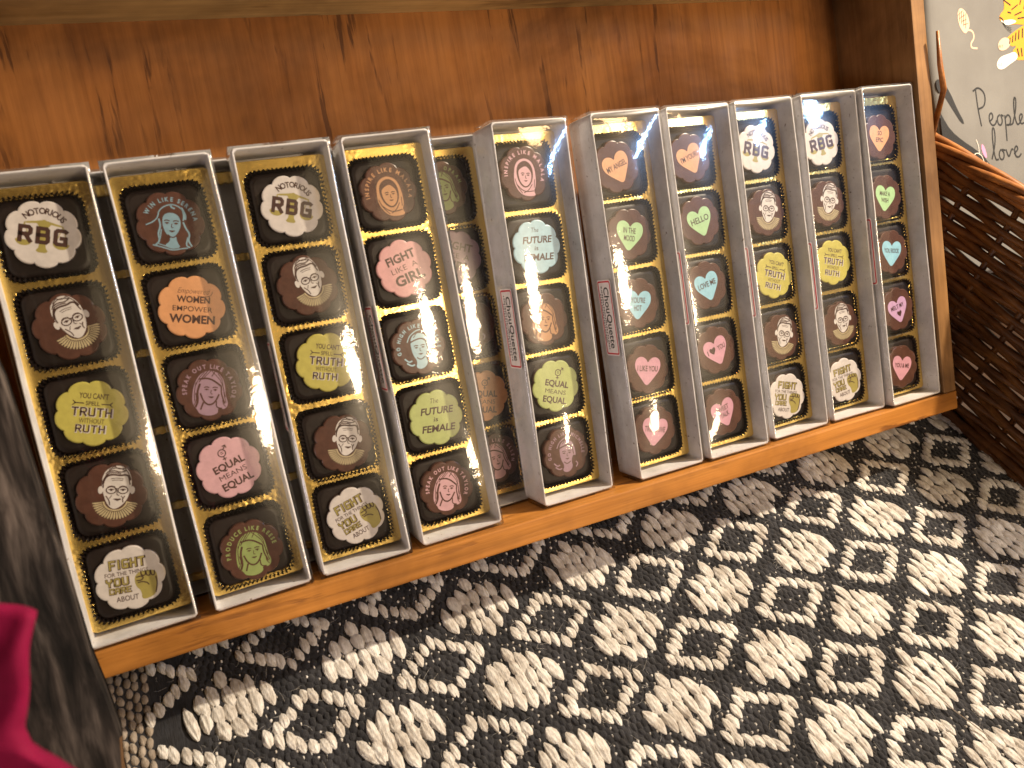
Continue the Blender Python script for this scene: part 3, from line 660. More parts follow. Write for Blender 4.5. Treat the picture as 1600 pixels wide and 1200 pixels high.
BLAB = ['leftmost white chocolate box, cut by the frame, behind the grey board', 'white chocolate box with blue portrait on top and green portrait at bottom',
        'white chocolate box with gold trim and fist chocolate, third from the left', 'white chocolate box with headscarf portrait on top, left of the gap',
        'white chocolate box with light blue chocolate, right of the gap', 'white box of heart chocolates, leftmost of the three with hearts',
        'white box of tilted heart chocolates, middle of the three with hearts', 'white chocolate box with yellow chocolate between tilted hearts and its twin',
        'white chocolate box with yellow chocolate next to the rightmost box', 'rightmost white box of heart chocolates against the tray side']
RLAB = ['recessed white chocolate box showing darkly in the gap of the row', 'hidden back row box behind the headscarf box, left of the gap',
        'back row box glimpsed between second and third boxes', 'back row box glimpsed between the two leftmost boxes']
for i, b in enumerate(BOXES + REAR):
    mw = boxmat(b); rear = i >= 10
    t = thing('chocolate_box', RLAB[i - 10] if rear else BLAB[i], 'box', mw, 'back row of chocolate boxes' if rear else 'white chocolate boxes standing in the tray')
    link('box_base', shell_mesh(i), t, mw); link('gold_insert', INS[i % 3], t, mw); link('clear_lid', lid_mesh(i + 40), t, mw)
    if not rear:
        sm_ = mw @ Matrix.Translation(Vector((-W / 2 - .38, 98 - 4 * (i % 3), -8.6)) * S) @ Matrix(((0, 0, -1, 0), (-1, 0, 0, 0), (0, 1, 0, 0), (0, 0, 0, 1)))
        link('sticker', STK[i % 2], t, sm_)
POS = ['top of', 'second down in', 'middle of', 'second from bottom in', 'bottom of']
DM = {}
SHORT = dict(h_true='brown chocolate with pink true love heart', h_iyou='brown chocolate with pink heart holding tiny heart', h_angel='brown chocolate with tilted orange heart', h_mood='brown chocolate with upright green heart', h_like='brown chocolate with pink one line heart', h_melt='brown chocolate with tilted lilac heart', h_yours='brown chocolate with tilted orange heart', h_talk='brown chocolate with tilted pink text heart', h_me='brown chocolate with shaded pink heart',
    scales='white chocolate with capitals over golden scales', lady='brown chocolate with spectacled lady', truth='yellow chocolate in dark capitals', fight='white chocolate with golden fist',
    blue_portrait='brown chocolate with blue smiling portrait', women='orange chocolate with four text lines', mauve_portrait='brown chocolate with mauve fringe portrait', pink_equal='pink chocolate with symbol above words',
    green_portrait='dark chocolate with green long-haired portrait', orange_scarf='brown chocolate with orange headscarf portrait', girl='pink chocolate with slanting capitals', pale_portrait='brown chocolate with pale blue portrait',
    green_future='yellow green chocolate with slanted lettering', pink_portrait='brown chocolate with pink fringe portrait', pink_scarf='brown chocolate with pink headscarf portrait', blue_future='light blue chocolate with slanted lettering',
    orange_portrait='brown chocolate with orange portrait under glints', green_equal='yellow green chocolate with symbol above words', faint_portrait='brown chocolate with pinkish portrait under glint')
for k, (a, b, c) in DES.items(): SHORT.setdefault(k, c.replace(' scalloped', '').split(' of two')[0].split(' with round')[0])
for idx, (bi, x, y, ang) in enumerate(MED):
    key = LAYOUT[bi][idx % 5]; top, fn, lab = DES[key]
    if key not in DM: DM[key] = D(fn)
    mw = boxmat((BOXES + REAR)[bi]); cell = CELLS[idx % 5]
    rg = random.Random(idx)
    cm_ = mw @ Matrix.Translation(Vector((x * .45 - .4, cell * .6 + y * .4, 0)) * S)
    full = lab + ', ' + POS[idx % 5] + ' ' + PLACE[bi]
    if len(full.split()) > 16: full = SHORT[key] + ', ' + POS[idx % 5] + ' ' + PLACE[bi]
    if len(full.split()) > 16: print('LONG LABEL', full)
    t = thing('chocolate', full, 'chocolate', cm_, 'chocolates in the boxes')
    link('paper_cup', CUP, t, cm_ @ Matrix.Rotation(math.radians(90 * rg.randint(0, 3)), 4, 'Z'))
    link('truffle_body', TRUF, t, cm_ @ Matrix.Rotation(math.radians(90 * rg.randint(0, 3) + rg.uniform(-1.5, 1.5)), 4, 'Z'))
    dm = mw @ Matrix.Translation(Vector((x, y, -8.5)) * S) @ Matrix.Rotation(math.radians(ang), 4, 'Z')
    md = link('medallion', medallion(top), t, dm)
    link('printed_design', DM[key], md, dm)

# ---------------------------------------------------------------- rug
def puffs(P, A, half, wid, ht, rg, rings=7, seg=7, twist=.5, tip=.12):
    """many lens-shaped yarn floats at once: P (n,2) centres, A (n,) heading, half lengths, widths, heights"""
    n = len(P); t = np.linspace(-1, 1, rings); prof = np.clip(1 - np.abs(t) ** 2.2, 0, 1) ** .75; prof = np.maximum(prof, tip)
    a = np.linspace(0, math.pi, seg)
    V = np.zeros((n, rings, seg, 3))
    skew = rg.uniform(-.25, .25, (n, 1)); lx = t[None, :, None] * half[:, None, None] * np.ones((1, 1, seg))
    pr = np.clip(prof[None, :] * (1 + skew * t[None, :]), .05, 1.3)
    ly = pr[:, :, None] * wid[:, None, None] * np.cos(a)[None, None, :] * (1 + rg.normal(0, .07, (n, rings, seg)))
    ply = 1 + (.16 if seg > 10 else 0) * np.cos(7 * a[None, None, :] + 2.2 * t[None, :, None] + rg.uniform(0, 6.3, (n, 1, 1)))
    lz = pr[:, :, None] * ht[:, None, None] * np.sin(a)[None, None, :] * ply * (1 + rg.normal(0, .06, (n, rings, seg)))
    ly = ly + (rg.normal(0, .12, (n, 1, 1)) * wid[:, None, None]) * (t ** 2)[None, :, None]
    c, s_ = np.cos(A)[:, None, None], np.sin(A)[:, None, None]
    V[..., 0] = P[:, 0, None, None] + lx * c - ly * s_; V[..., 1] = P[:, 1, None, None] + lx * s_ + ly * c; V[..., 2] = lz
    idx = np.arange(n * rings * seg).reshape(n, rings, seg)
    F = np.stack([idx[:, :-1, :-1], idx[:, 1:, :-1], idx[:, 1:, 1:], idx[:, :-1, 1:]], -1).reshape(-1, 4)
    return V.reshape(-1, 3), F
def npmesh(name, V, F, m, smooth=True):
    me = bpy.data.meshes.new(name); me.vertices.add(len(V)); me.vertices.foreach_set('co', (V * S).astype(np.float32).ravel())
    k = F.shape[1]; me.loops.add(len(F) * k); me.loops.foreach_set('vertex_index', F.astype(np.int32).ravel())
    me.polygons.add(len(F)); me.polygons.foreach_set('loop_start', np.arange(0, len(F) * k, k, dtype=np.int32)); me.polygons.foreach_set('loop_total', np.full(len(F), k, dtype=np.int32))
    me.polygons.foreach_set('use_smooth', np.full(len(F), smooth)); me.materials.append(m); me.update(calc_edges=True); me.validate(); return me
def yarn(name, c0, c1, heading, sheen=.3):
    m = mat(name, c0, .85, 0, .15); n = N(m)
    f = n.coord((900, 90, 500), rot=(0, 0, heading)); p = n.coord((1, 1, 1))
    fib = n.noise(f, 1, 4, .7, .8)
    col = n.ramp(n.noise(p, 42, 4, .6), [(.33, c0), (.64, c1)])
    per = n.ramp(n.noise(p, 210, 2), [(.36, (.70, .66, .62)), (.58, WH)])
    n.base(n.mix(n.mix(col, n.ramp(fib, [(.28, (.50, .46, .43)), (.6, WH)]), .8, 'MULTIPLY'), per, .8, 'MULTIPLY'))
    n.bump(fib, .7, .0012)
    n.b.inputs['Sheen Weight'].default_value = sheen
    return m
RZ = -13.3
rug = thing('woven_rug', 'black and cream woven wool rug with diamond pattern under the tray', 'rug', Matrix.Translation((.2, -.1, RZ * S)))
ORI = np.array([421.97, -38.76]); VA = np.array([62.75, 3.55]); VB = np.array([4.71, -44.34])
hB = math.atan2(VB[1], VB[0])
M['wool'] = yarn('cream_wool', (.58, .54, .49), (.84, .82, .78), -hB + math.pi / 2)
M['dark_wool'] = yarn('charcoal_wool', (.016, .016, .019), (.042, .042, .048), -hB + math.pi / 2, .15)
M['beige_wool'] = yarn('beige_wool', (.25, .20, .15), (.40, .34, .28), .3, .15)
def vis(P, pad=0):                           # keep what lies on the rug near the picture
    return (P[:, 0] > -50) & (P[:, 0] < 620) & (P[:, 1] > -330) & (P[:, 1] < 90)
rg = np.random.default_rng(5)
C_, ang, hl, wd, ht, dots = [], [], [], [], [], []
for i in range(-12, 8):
    for j in range(-5, 9):
        for kind, (du, dv) in (('solid', (0, 0)), ('ring', (.5, .5))):
            cu, cv = i + du, j + dv
            for k in (range(-5, 6) if kind == 'solid' else ()):
                u = k / 11.2
                if kind == 'solid':
                    half = .37 - abs(u) * .90
                    if half < .05: continue
                    n_ = max(1, int(round(2 * half / .20)))
                    for q in range(n_):
                        v = -half + 2 * half * (q + .5) / n_ + (.03 if k % 2 else -.03)
                        C_.append(ORI + (cu + u) * VA + (cv + v) * VB); hl.append(max(4.2, half / n_ * 44.5 * 1.42)); wd.append(2.9); ht.append(1.7)
            if kind == 'ring':
                co_ = [(.335, 0), (0, .305), (-.335, 0), (0, -.305)]
                for e in range(4):
                    for q in range(5):
                        f_ = (q + .05) / 5; u = co_[e][0] * (1 - f_) + co_[(e + 1) % 4][0] * f_; v = co_[e][1] * (1 - f_) + co_[(e + 1) % 4][1] * f_
                        C_.append(ORI + (cu + u) * VA + (cv + v) * VB); hl.append(4.2); wd.append(2.15); ht.append(1.45)
C_ = np.array(C_); keep = vis(C_); n_ = keep.sum()
C_ = C_[keep] + rg.normal(0, .45, (n_, 2)); hl = np.array(hl)[keep] * rg.uniform(.85, 1.15, n_); wd = np.array(wd)[keep] * rg.uniform(.84, 1.14, n_); ht = np.array(ht)[keep] * rg.uniform(.75, 1.2, n_)
AN = hB + .10 + rg.normal(0, .10, n_)
V, F = puffs(C_, AN, hl, wd, ht, rg, 9, 17)
V[:, 2] += 1.1
ro = Matrix.Translation((0, 0, RZ * S))
link('wool_stitches', npmesh('wool_stitches', V, F, M['wool']), rug, ro)
# tiny tie-down points and the charcoal ground weave
gx, gy = np.meshgrid(np.arange(-7.2, 6.2, 1 / 9.2 / 2), np.arange(-5, 8, .0775 * 1.0)); off = (np.arange(gx.shape[0]) % 2)[:, None] / 9.2 / 4
G = ORI + (gx + off).reshape(-1, 1) * VA + gy.reshape(-1, 1) * VB
G = G[vis(G)]; nG = len(G); G = G + rg.normal(0, .3, (nG, 2))
V, F = puffs(G, np.full(nG, hB) + rg.normal(0, .25, nG), np.full(nG, 2.7) * rg.uniform(.8, 1.2, nG), np.full(nG, 1.95) * rg.uniform(.8, 1.2, nG), np.full(nG, 1.5) * rg.uniform(.7, 1.3, nG), rg, 5, 5)
link('ground_weave', npmesh('ground_weave', V, F, M['dark_wool']), rug, ro)
dsel = rg.random(nG) < .34; Dp = G[dsel] + np.array([1.7, .8]); nD = len(Dp)
V, F = puffs(Dp, np.full(nD, hB), np.full(nD, .85) * rg.uniform(.7, 1.5, nD), np.full(nD, .6) * rg.uniform(.6, 1.5, nD), np.full(nD, 1.75), rg, 5, 5)
link('cream_ties', npmesh('cream_ties', V, F, M['wool']), rug, ro)
# plain beige selvedge at the left
bx, by = np.meshgrid(np.arange(-150, -51, 3.4), np.arange(-330, 90, 5.2)); by = by + (np.arange(bx.shape[1]) % 2)[None, :] * 2.6
Bp = np.stack([bx.ravel(), by.ravel()], -1); nB = len(Bp); Bp = Bp + rg.normal(0, .3, (nB, 2))
V, F = puffs(Bp, np.full(nB, hB) + rg.normal(0, .12, nB), np.full(nB, 3.1), np.full(nB, 1.75), np.full(nB, 1.7) * rg.uniform(.7, 1.3, nB), rg, 5, 6)
link('beige_border', npmesh('beige_border', V, F, M['beige_wool']), rug, ro)
mb = MB(); mb.box(-150, 640, -335, 95, -1.5, .55, M['dark_wool']); link('backing', mb.mesh('backing'), rug, ro)
# loose fibres
mb = MB(); hs = random.Random(3)
ci = rg.integers(0, n_, 9000)
for q in ci:
    x, y = C_[q] + rg.normal(0, 2.6, 2); a = hs.uniform(0, 6.28); ln = hs.uniform(1.5, 6.5); z = hs.uniform(1.6, 3.8); pts = []
    cv = hs.uniform(-.9, .9)
    for s_ in range(4): pts.append((x, y, max(1.0, z))); x += math.cos(a) * ln / 3; y += math.sin(a) * ln / 3; a += cv / 2; z += hs.uniform(-.5, 1.0)
    mb.tube(pts, [.055, .05, .045, .02], 3, M['wool'], False)
mb.tube([(300, -165, 4), (305, -180, 5.5), (309, -196, 4.5), (316, -213, 4)], .28, 5, M['beige_wool'])
link('loose_fibres', mb.mesh('loose_fibres'), rug, ro)

# floor under everything
fl = MB(); fl.box(-1500, 1500, -1200, 1500, -8, -1.8, M['grey_wood'])
f = link('floor', fl.mesh('floor'), None, Matrix.Translation((0, 0, RZ * S))); f['kind'] = 'structure'

# ---------------------------------------------------------------- wicker basket
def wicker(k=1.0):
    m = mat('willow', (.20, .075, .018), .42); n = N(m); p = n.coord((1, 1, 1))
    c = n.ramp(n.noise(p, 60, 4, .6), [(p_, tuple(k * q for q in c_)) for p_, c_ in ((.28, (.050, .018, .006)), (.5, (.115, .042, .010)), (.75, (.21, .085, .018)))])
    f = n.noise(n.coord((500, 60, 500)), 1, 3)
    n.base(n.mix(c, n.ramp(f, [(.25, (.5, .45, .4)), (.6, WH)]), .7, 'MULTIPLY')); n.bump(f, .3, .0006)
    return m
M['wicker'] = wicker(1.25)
M['rim'] = wicker(2.9)  # same willow as the wall, brightened to paint in light caught by the rim
bask = thing('wicker_basket', 'brown wicker basket standing right of the tray with a printed towel inside', 'basket', Matrix.Translation((.6, 0, RZ * S)))
bo = Matrix.Translation((0, 0, RZ * S)); bh = 160.0
BX0, BX1, BY0, BY1 = 488.0, 760.0, -150.0, 160.0
def bpath(z, n=300, grow=0):
    fl_ = 5.5 * (z / bh) + grow
    pts = resample(rrect((BX1 - BX0) / 2 + fl_, (BY1 - BY0) / 2 + fl_, 26, 8), n)
    return [(x + (BX0 + BX1) / 2, y + (BY0 + BY1) / 2) for x, y in pts]
hs = random.Random(9); mb = MB(); rows = 30; NS = 62
n = 372
for rI in range(rows):
    z = 8 + rI * (bh - 16) / rows; rad = hs.uniform(2.5, 2.95); pth = bpath(z, n); pts = []; ph = hs.uniform(0, 6)
    for k in range(n + 1):
        x, y = pth[k % n]; cx, cy = (BX0 + BX1) / 2, (BY0 + BY1) / 2; d_ = math.hypot(x - cx, y - cy)
        s_ = 2.3 * math.cos(math.pi * (k * NS / n / 2 * 1.0) + math.pi * (rI % 2)) + .5 * math.sin(k * .13 + ph)
        nx_, ny_ = (x - cx) / d_, (y - cy) / d_
        if abs(x - BX0) < 14 or abs(x - BX1) < 14: nx_, ny_ = (1 if x > cx else -1), 0
        if abs(y - BY0) < 14 or abs(y - BY1) < 14: nx_, ny_ = 0, (1 if y > cy else -1)
        pts.append((x + nx_ * s_, y + ny_ * s_, z + .45 * math.sin(k * .09 + ph * 2) + .2 * math.sin(k * .37 + ph)))
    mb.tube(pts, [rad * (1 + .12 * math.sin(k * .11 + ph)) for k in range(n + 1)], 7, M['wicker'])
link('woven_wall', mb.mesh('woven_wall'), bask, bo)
p0 = bpath(4, NS // 2); p1 = bpath(bh, NS // 2)
mb = MB()
for a, b in zip(p0, p1): mb.tube([(a[0], a[1], 2), ((a[0] + b[0]) / 2, (a[1] + b[1]) / 2, bh / 2), (b[0], b[1], bh - 2)], 2.2, 6, M['wicker'])
M['base'] = wicker(.3); mb2 = MB(); q_ = bpath(3, 200); mb2.poly([(x, y) for x, y in q_], 5.0, M['base']); mb2.poly([(x, y) for x, y in q_][::-1], 2.5, M['base']); mb2.add([(x, y, z) for z in (2.5, 5.0) for x, y in q_], [(k, (k + 1) % 200, 200 + (k + 1) % 200, 200 + k) for k in range(200)], M['base'])  # floor colour darkened so the gaps between reeds read as shade
link('basket_floor', mb2.mesh('basket_floor'), bask, bo)
link('stakes', mb.mesh('stakes'), bask, bo)
mb = MB()
for s_ in range(5):
    pts = []
    for k in range(261):
        pth = bpath(bh, 260); x, y = pth[k % 260]; a = k * .15 + s_ * math.pi * .4; cx, cy = (BX0 + BX1) / 2, (BY0 + BY1) / 2
        d_ = math.hypot(x - cx, y - cy); o_ = 3.6 * math.cos(a)
        pts.append((x + (x - cx) / d_ * o_, y + (y - cy) / d_ * o_, bh - 3 + 4.2 * math.sin(a)))
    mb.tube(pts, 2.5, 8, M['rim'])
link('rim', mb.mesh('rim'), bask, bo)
mb = MB()
for s_ in range(2):
    pts = []
    for k in range(261):
        pth = bpath(0, 260, 4.5); x, y = pth[k % 260]; pts.append((x, y, 4 + 3.2 * math.sin(k * .17 + s_ * math.pi)))
    mb.tube(pts, 3.0, 8, M['wicker'])
link('base_border', mb.mesh('base_border'), bask, bo)
mb = MB()
q = [(481, 76, 150 + 2), tuple(tw(452, 188, 62) / S), tuple(tw(449.5, 203, 62.8) / S), tuple(tw(448, 222, 64) / S)]
mb.tube([(x, y, z - RZ if i else z) for i, (x, y, z) in enumerate(q)], [1.9, 1.8, 1.6, .9], 8, M['rim'])
link('broken_stake', mb.mesh('broken_stake'), bask, bo)

# ---------------------------------------------------------------- printed towel in the basket
def cloth(name, c0, c1, scale=900):
    m = mat(name, c0, .85, 0, .15); n = N(m); p = n.coord((1, 1, 1))
    wv = n.new('ShaderNodeTexWave'); wv.inputs['Scale'].default_value = scale / 2; n.link(p, wv.inputs['Vector'])
    n.base(n.ramp(n.noise(p, 25, 4), [(.3, c0), (.7, c1)])); n.bump(n.mix(wv.outputs['Fac'], n.noise(p, scale, 2), .5), .25, .0005); n.b.inputs['Sheen Weight'].default_value = .2
    return m
M['towel'] = cloth('grey_linen', (.145, .136, .127), (.18, .172, .160))
towel = thing('printed_towel', 'grey tea towel with tiger print and handwriting standing in the wicker basket', 'towel', TILT @ Matrix.Translation(Vector((600, 70, 6)) * S))
def tz(x, y): return 10 + 2.4 * math.sin((x - 500) / 34 + y / 90) + 1.4 * math.sin(y / 23 + x / 70)
mb = MB(); nx, ny = 44, 44; X0, X1, Y0, Y1 = 510.0, 735.0, 62.0, 300.0
V_ = []
for side in (0, 1):
    for j in range(ny + 1):
        for i in range(nx + 1):
            x = X0 + (X1 - X0) * i / nx; y = Y0 + (Y1 - Y0) * j / ny; ed = min(i, nx - i, j, ny - j)
            V_.append((x, y, tz(x, y) - (0 if ed else 1.6) - side * (7 if ed else 3.5)))
k0 = (nx + 1) * (ny + 1)
F_ = [(j * (nx + 1) + i, j * (nx + 1) + i + 1, (j + 1) * (nx + 1) + i + 1, (j + 1) * (nx + 1) + i) for j in range(ny) for i in range(nx)]
F_ += [tuple(k0 + q for q in f[::-1]) for f in F_]
ed = [i for i in range(nx + 1)] + [j * (nx + 1) + nx for j in range(1, ny + 1)] + [ny * (nx + 1) + i for i in range(nx - 1, -1, -1)] + [j * (nx + 1) for j in range(ny - 1, 0, -1)]
F_ += [(ed[(k + 1) % len(ed)], ed[k], k0 + ed[k], k0 + ed[(k + 1) % len(ed)]) for k in range(len(ed))]
mb.add(V_, F_, M['towel'], True); link('cloth', mb.mesh('cloth'), towel, TILT)
class Drape(MB):                             # flat drawing laid on the towel's gentle waves
    def mesh(s, name):
        bm = bmesh.new(); vs = [bm.verts.new(v) for v in s.v]
        for f, m in zip(s.f, s.m):
            try: bm.faces.new([vs[k] for k in f]).material_index = m
            except ValueError: pass
        for _ in range(3):
            long = [e for e in bm.edges if e.calc_length() > 5]
            if not long: break
            bmesh.ops.subdivide_edges(bm, edges=long, cuts=1); bmesh.ops.triangulate(bm, faces=bm.faces[:])
        me = bpy.data.meshes.new(name)
        for v in bm.verts: v.co = Vector((v.co.x, v.co.y, tz(v.co.x, v.co.y) + .12 + v.co.z)) * S
        bm.to_mesh(me); bm.free()
        for m in s.mats: me.materials.append(m)
        return me
for k, c in dict(t_orange=(.72, .30, .025), t_peach=(.72, .48, .33), t_white=(.75, .70, .62), t_pink=(.65, .25, .42)).items(): M[k] = cloth('print_' + k[2:], c, c)
M['t_black'] = cloth('print_black', (.012, .012, .013), (.02, .02, .022))
# toy mouse
d = Drape(); d.poly(sm([(542.9, 250.2), (546.9, 252.6), (553.1, 248.3), (555.6, 241.2), (553.6, 236.8), (550.4, 234.4), (546.6, 237.1), (543.3, 242.4)], 2), 0, M['t_peach'])
d.ribbon(sm([(551.5, 237.4), (558.4, 236.5), (559.8, 231.3), (555.6, 228.0), (556.0, 224.7), (562.5, 224.2)], 2, False), 1.2, 0, M['t_peach'])
for k in range(4):
    d.ribbon([(543 + k * 1.9, 247.2 - 2.1 * k), (549 + k * 1.6, 250.5 - 3.0 * k)], .35, .08, M['brown']); d.ribbon([(544.5 + 2.4 * k, 250.6 - .6 * k), (544.8 + 2 * k, 243 - 1.6 * k)], .35, .12, M['brown'])
link('toy_mouse_print', d.mesh('toy_mouse_print'), towel, TILT)
# tiger
d = Drape(); o_, b_, w_ = M['t_orange'], M['t_black'], M['t_white']
d.poly(sm([(592.1, 228.8), (600, 233.5), (612, 238.4), (640, 240), (640, 212), (606, 213.5), (603.3, 214.0), (598.3, 219.5), (604, 224), (597.2, 223.6)], 1), 0, o_)
d.poly(sm([(587.9, 262.0), (591.8, 250.2), (586.1, 246.0), (586.2, 242.3), (592, 238.6), (603.1, 239.0), (612, 237.4), (640, 240), (642, 268), (600, 275)], 2), .05, o_)
d.poly(sm([(584.1, 226.2), (587.9, 229.8), (593.6, 230.4), (597.5, 227.1), (595.7, 223.3), (589.9, 221.0), (585.0, 222.0)], 2), .1, M['t_peach'])
d.poly(sm([(582.0, 212.9), (586.6, 217.2), (595.1, 218.6), (602.4, 220.1), (605.2, 214.9), (595.9, 211.2), (588.5, 207.9), (583.0, 208.8)], 2), .1, w_)
d.poly(sm([(586.6, 242.6), (590, 241.8), (598, 242.6), (604, 240.6), (598, 238.8), (591, 238.6)], 2), .1, w_)
for q in ([(596, 225.5), (596.8, 229.8)], [(599, 226.5), (599.6, 231.2)], [(602, 227.4), (602.6, 233)], [(605.2, 228), (605.6, 234.5)], [(609, 229), (609, 235.6)], [(613, 230), (612, 236)],
          [(606, 216), (604, 222)], [(609, 216), (608, 222)], [(612, 216), (612, 223)], [(590, 256), (597, 252)], [(592, 259), (600, 256.5)], [(598, 249), (604, 252)], [(601, 245), (608, 247)], [(604, 242.6), (612, 243)],
          [(606, 252), (608, 258)], [(610, 249), (613, 256)], [(586.2, 244.4), (588.6, 243.2), (590, 241.2)], [(594, 247.6), (597.5, 246.6)]):
    d.ribbon(q, .9, .2, b_)
for k in range(3):
    d.ribbon([(583.4 + 1.6 * k, 210.2), (584.0 + 1.6 * k, 212.6)], .35, .2, M['brown']); d.ribbon([(585.2 + 1.6 * k, 223.4), (585.7 + 1.6 * k, 225.4)], .35, .2, M['brown'])
    d.ribbon(sm([(589, 241), (593, 238 - k), (598, 236.5 - 1.5 * k)], 1, False), .3, .25, b_)
link('tiger_print', d.mesh('tiger_print'), towel, TILT)
# black cat
d = Drape()
d.poly(sm([(512, 204.5), (518.6, 204.2), (526.0, 194.8), (531.1, 182.8), (537.6, 172.0), (533.3, 172.3), (524.8, 183.9), (518.1, 193.2), (512, 196)], 1), 0, b_)
d.poly(sm([(510.4, 184), (513.6, 177.7), (520.3, 168.3), (532.5, 160.1), (545.2, 153.5), (554.7, 147.1), (562.8, 138.9), (574.0, 131.7), (570, 120), (540, 120), (511, 130)], 1), .05, b_)
d.poly(sm([(553.4, 157.0), (556.4, 154.3), (558.4, 146.8), (556.0, 145.6), (552.2, 151.9)], 1), .12, M['t_pink'])
for q in ([(547.5, 160), (549.6, 155), (549, 149)], [(541.5, 148), (546, 151), (552, 148.4), (554, 143)], [(543, 144), (549, 147), (554, 141)], [(557, 142.5), (566, 137), (578, 132.6)], [(557, 139.5), (566, 134.6), (575, 131)]):
    d.ribbon(sm(q, 2, False), .55, .2, w_)
link('cat_print', d.mesh('cat_print'), towel, TILT)
# handwriting
d = Drape()
def hand(strokes, x, y, k=1.0, wdt=1.0):
    for i, st in enumerate(strokes): d.ribbon(sm([(x + a * k, y + b * k) for a, b in st], 2, False), wdt, .02 * i, b_)
hand([[(2.0, 24), (1.6, 12), (2.6, 1)], [(-1, 22.5), (5, 25), (11, 20.5), (9, 13), (2, 11.5)]], 553.5, 170 - 2.2, 1.18, 1.35)
hand([[(11, 3.5), (15.5, 5.5), (15, 9), (12, 8), (11.2, 4), (13.5, .8), (17, 1.6), (18.6, 4)]], 553.5, 169.6 - 2.2, 1.18, 1.35)
hand([[(22.5, 7.6), (19.4, 6), (19.6, 1.6), (22.6, .8), (24.6, 4), (23, 7.6), (26, 6.4)]], 553.5, 169.2 - 2.2, 1.18, 1.35)
hand([[(27.4, 7.4), (27, 0), (26.2, -8.6)], [(27, 5), (30.4, 8), (33, 5), (31, .8), (27.4, 1.4), (33, 1), (35, 2.4)]], 553.5, 168.6 - 2.2, 1.18, 1.35)
hand([[(34, 2), (38.6, 10), (39.8, 18), (37.6, 18), (36.6, 8), (38, 1), (40.6, 1.6), (44.4, 5.6), (43.6, 8), (41, 6), (41.6, 1), (46, 2)]], 553.5, 168 - 2.2, 1.18, 1.35)
hand([[(-1, 2), (4.6, 12), (5.6, 21), (3, 21.4), (1.6, 10), (2.6, 1), (6, 1.4)], [(9.4, 7.4), (6.6, 5), (7.6, 1), (11, .9), (12.4, 5), (9.4, 7.4), (13.6, 6.4)],
      [(14.4, 7), (16.6, 1), (20.2, 7), (22, 6)], [(22.4, 3.4), (27, 6), (25.6, 8.6), (23, 6.6), (23.4, 1.6), (27, .8), (29.6, 3)]], 565, 142.2, 1.16, 1.35)
link('handwriting', d.mesh('handwriting'), towel, TILT)

# ---------------------------------------------------------------- weathered board and red cloth at the left
mb = MB(); Zb = 111.0
out = [(-53.2, -104), (-53.6, -60), (-53.6, -26), (-51.8, -14), (-53.2, 4), (-54.6, 17), (-55.6, 52), (-58.6, 118), (-66, 165), (-150, 165), (-150, -104)]
out = [(x, y) for x, y in out]
n = len(out); back_, front_ = [(x - 1, y, Zb - 12) for x, y in out], [(x, y, Zb) for x, y in out]
mb.poly(out, Zb, M['grey_wood']); mb.poly(out[::-1], Zb - 12, M['grey_wood'])
bev = [(x + (.8 if x > -100 else 0), y, Zb - 1.5) for x, y in out]; bev2 = [(x - .2, y, Zb - 10) for x, y in out]
for a, b, m in ((front_, bev, M['grey_edge']), (bev, bev2, M['grey_edge']), (bev2, back_, M['grey_edge'])):
    for k in range(n):
        mb.add([a[k], a[(k + 1) % n], b[(k + 1) % n], b[k]], [(0, 1, 2, 3)], M['grey_edge'] if k < 3 else M['grey_wood'])
bd = link('weathered_board', fix(mb.mesh('weathered_board')), None, TILT); bd['label'] = 'dark weathered grey board standing at the left in front of the tray'; bd['category'] = 'board'

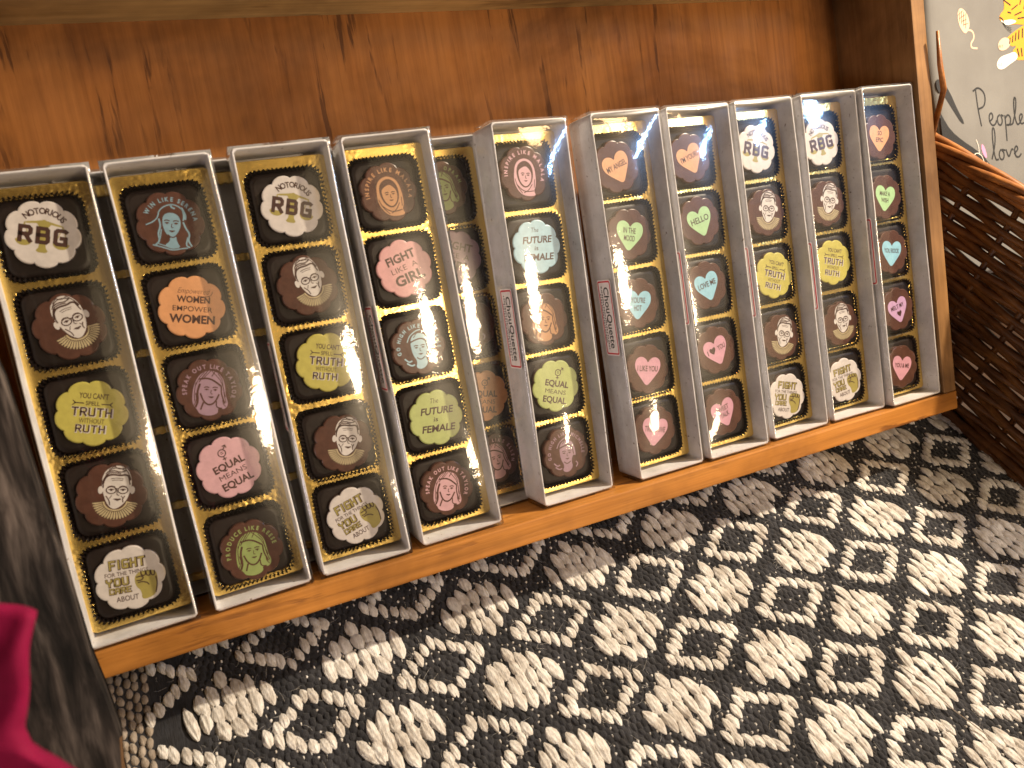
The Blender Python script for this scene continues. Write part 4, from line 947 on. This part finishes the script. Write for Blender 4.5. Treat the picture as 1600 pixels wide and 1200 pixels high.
def red():
    m = mat('crimson_cloth', (.42, .004, .045), .8, 0, .2); n = N(m); p = n.coord((1, 1, 1))
    n.base(n.ramp(n.noise(p, 60, 3), [(.3, (.14, .001, .024)), (.7, (.23, .002, .042))])); n.bump(n.noise(p, 700, 2), .2, .0004)
    return m
M['red_cloth'] = red()
mb = MB(); nu, nv = 40, 40; c0 = np.array([-41.0, -138.0, 199.0]); cc = np.array([-3.306, -245.843, 351.205])
def edge_at(t):                              # right hem: top corner, straight fall, flare to the lower right
    return np.interp(t, [0, 1.0, 15, 25, 29, 30.5, 33, 42], [-.7, 0, 0, -1.0, 1.0, 6, 15, 34])
V_ = []
top = np.array([-44.6, -131.5, 192.0])       # hem's upper right corner
rt = np.array([.85, -.52, -.02]); dnv = np.array([-.25, -.63, -.73]); nrm = np.cross(rt, dnv); nrm /= np.linalg.norm(nrm)
if nrm @ (cc - top) < 0: nrm = -nrm
for side in (0, 1):
    for j in range(nv + 1):
        t = j / nv * 44
        for i in range(nu + 1):
            s_ = i / nu; ex = edge_at(t); x = -60 + (60 + ex) * s_
            fold = .9 * math.sin(t / 3.4 + s_ * 5) + .8 * math.sin(x / 3.2 + t * .12) + .35 * math.sin(x / 1.6 + t * .4)
            e = min(i, nu - i, j, nv - j); fold += 0 if e else -.8
            p = top + rt * x + dnv * (t + .3 * math.sin(x / 4)) + nrm * (fold - side * (5 if e else 2.2)); V_.append(tuple(p))
k0 = (nu + 1) * (nv + 1)
F_ = [(j * (nu + 1) + i, j * (nu + 1) + i + 1, (j + 1) * (nu + 1) + i + 1, (j + 1) * (nu + 1) + i) for j in range(nv) for i in range(nu)]
F_ += [tuple(k0 + q for q in f[::-1]) for f in F_]
ed = [i for i in range(nu + 1)] + [j * (nu + 1) + nu for j in range(1, nv + 1)] + [nv * (nu + 1) + i for i in range(nu - 1, -1, -1)] + [j * (nu + 1) for j in range(nv - 1, 0, -1)]
F_ += [(ed[(k + 1) % len(ed)], ed[k], k0 + ed[k], k0 + ed[(k + 1) % len(ed)]) for k in range(len(ed))]
mb.add(V_, F_, M['red_cloth'], True)
rc = link('red_cloth', fix(mb.mesh('red_cloth'))); rc['label'] = 'blurred crimson cloth hanging in the lower left corner nearest the viewer'; rc['category'] = 'cloth'
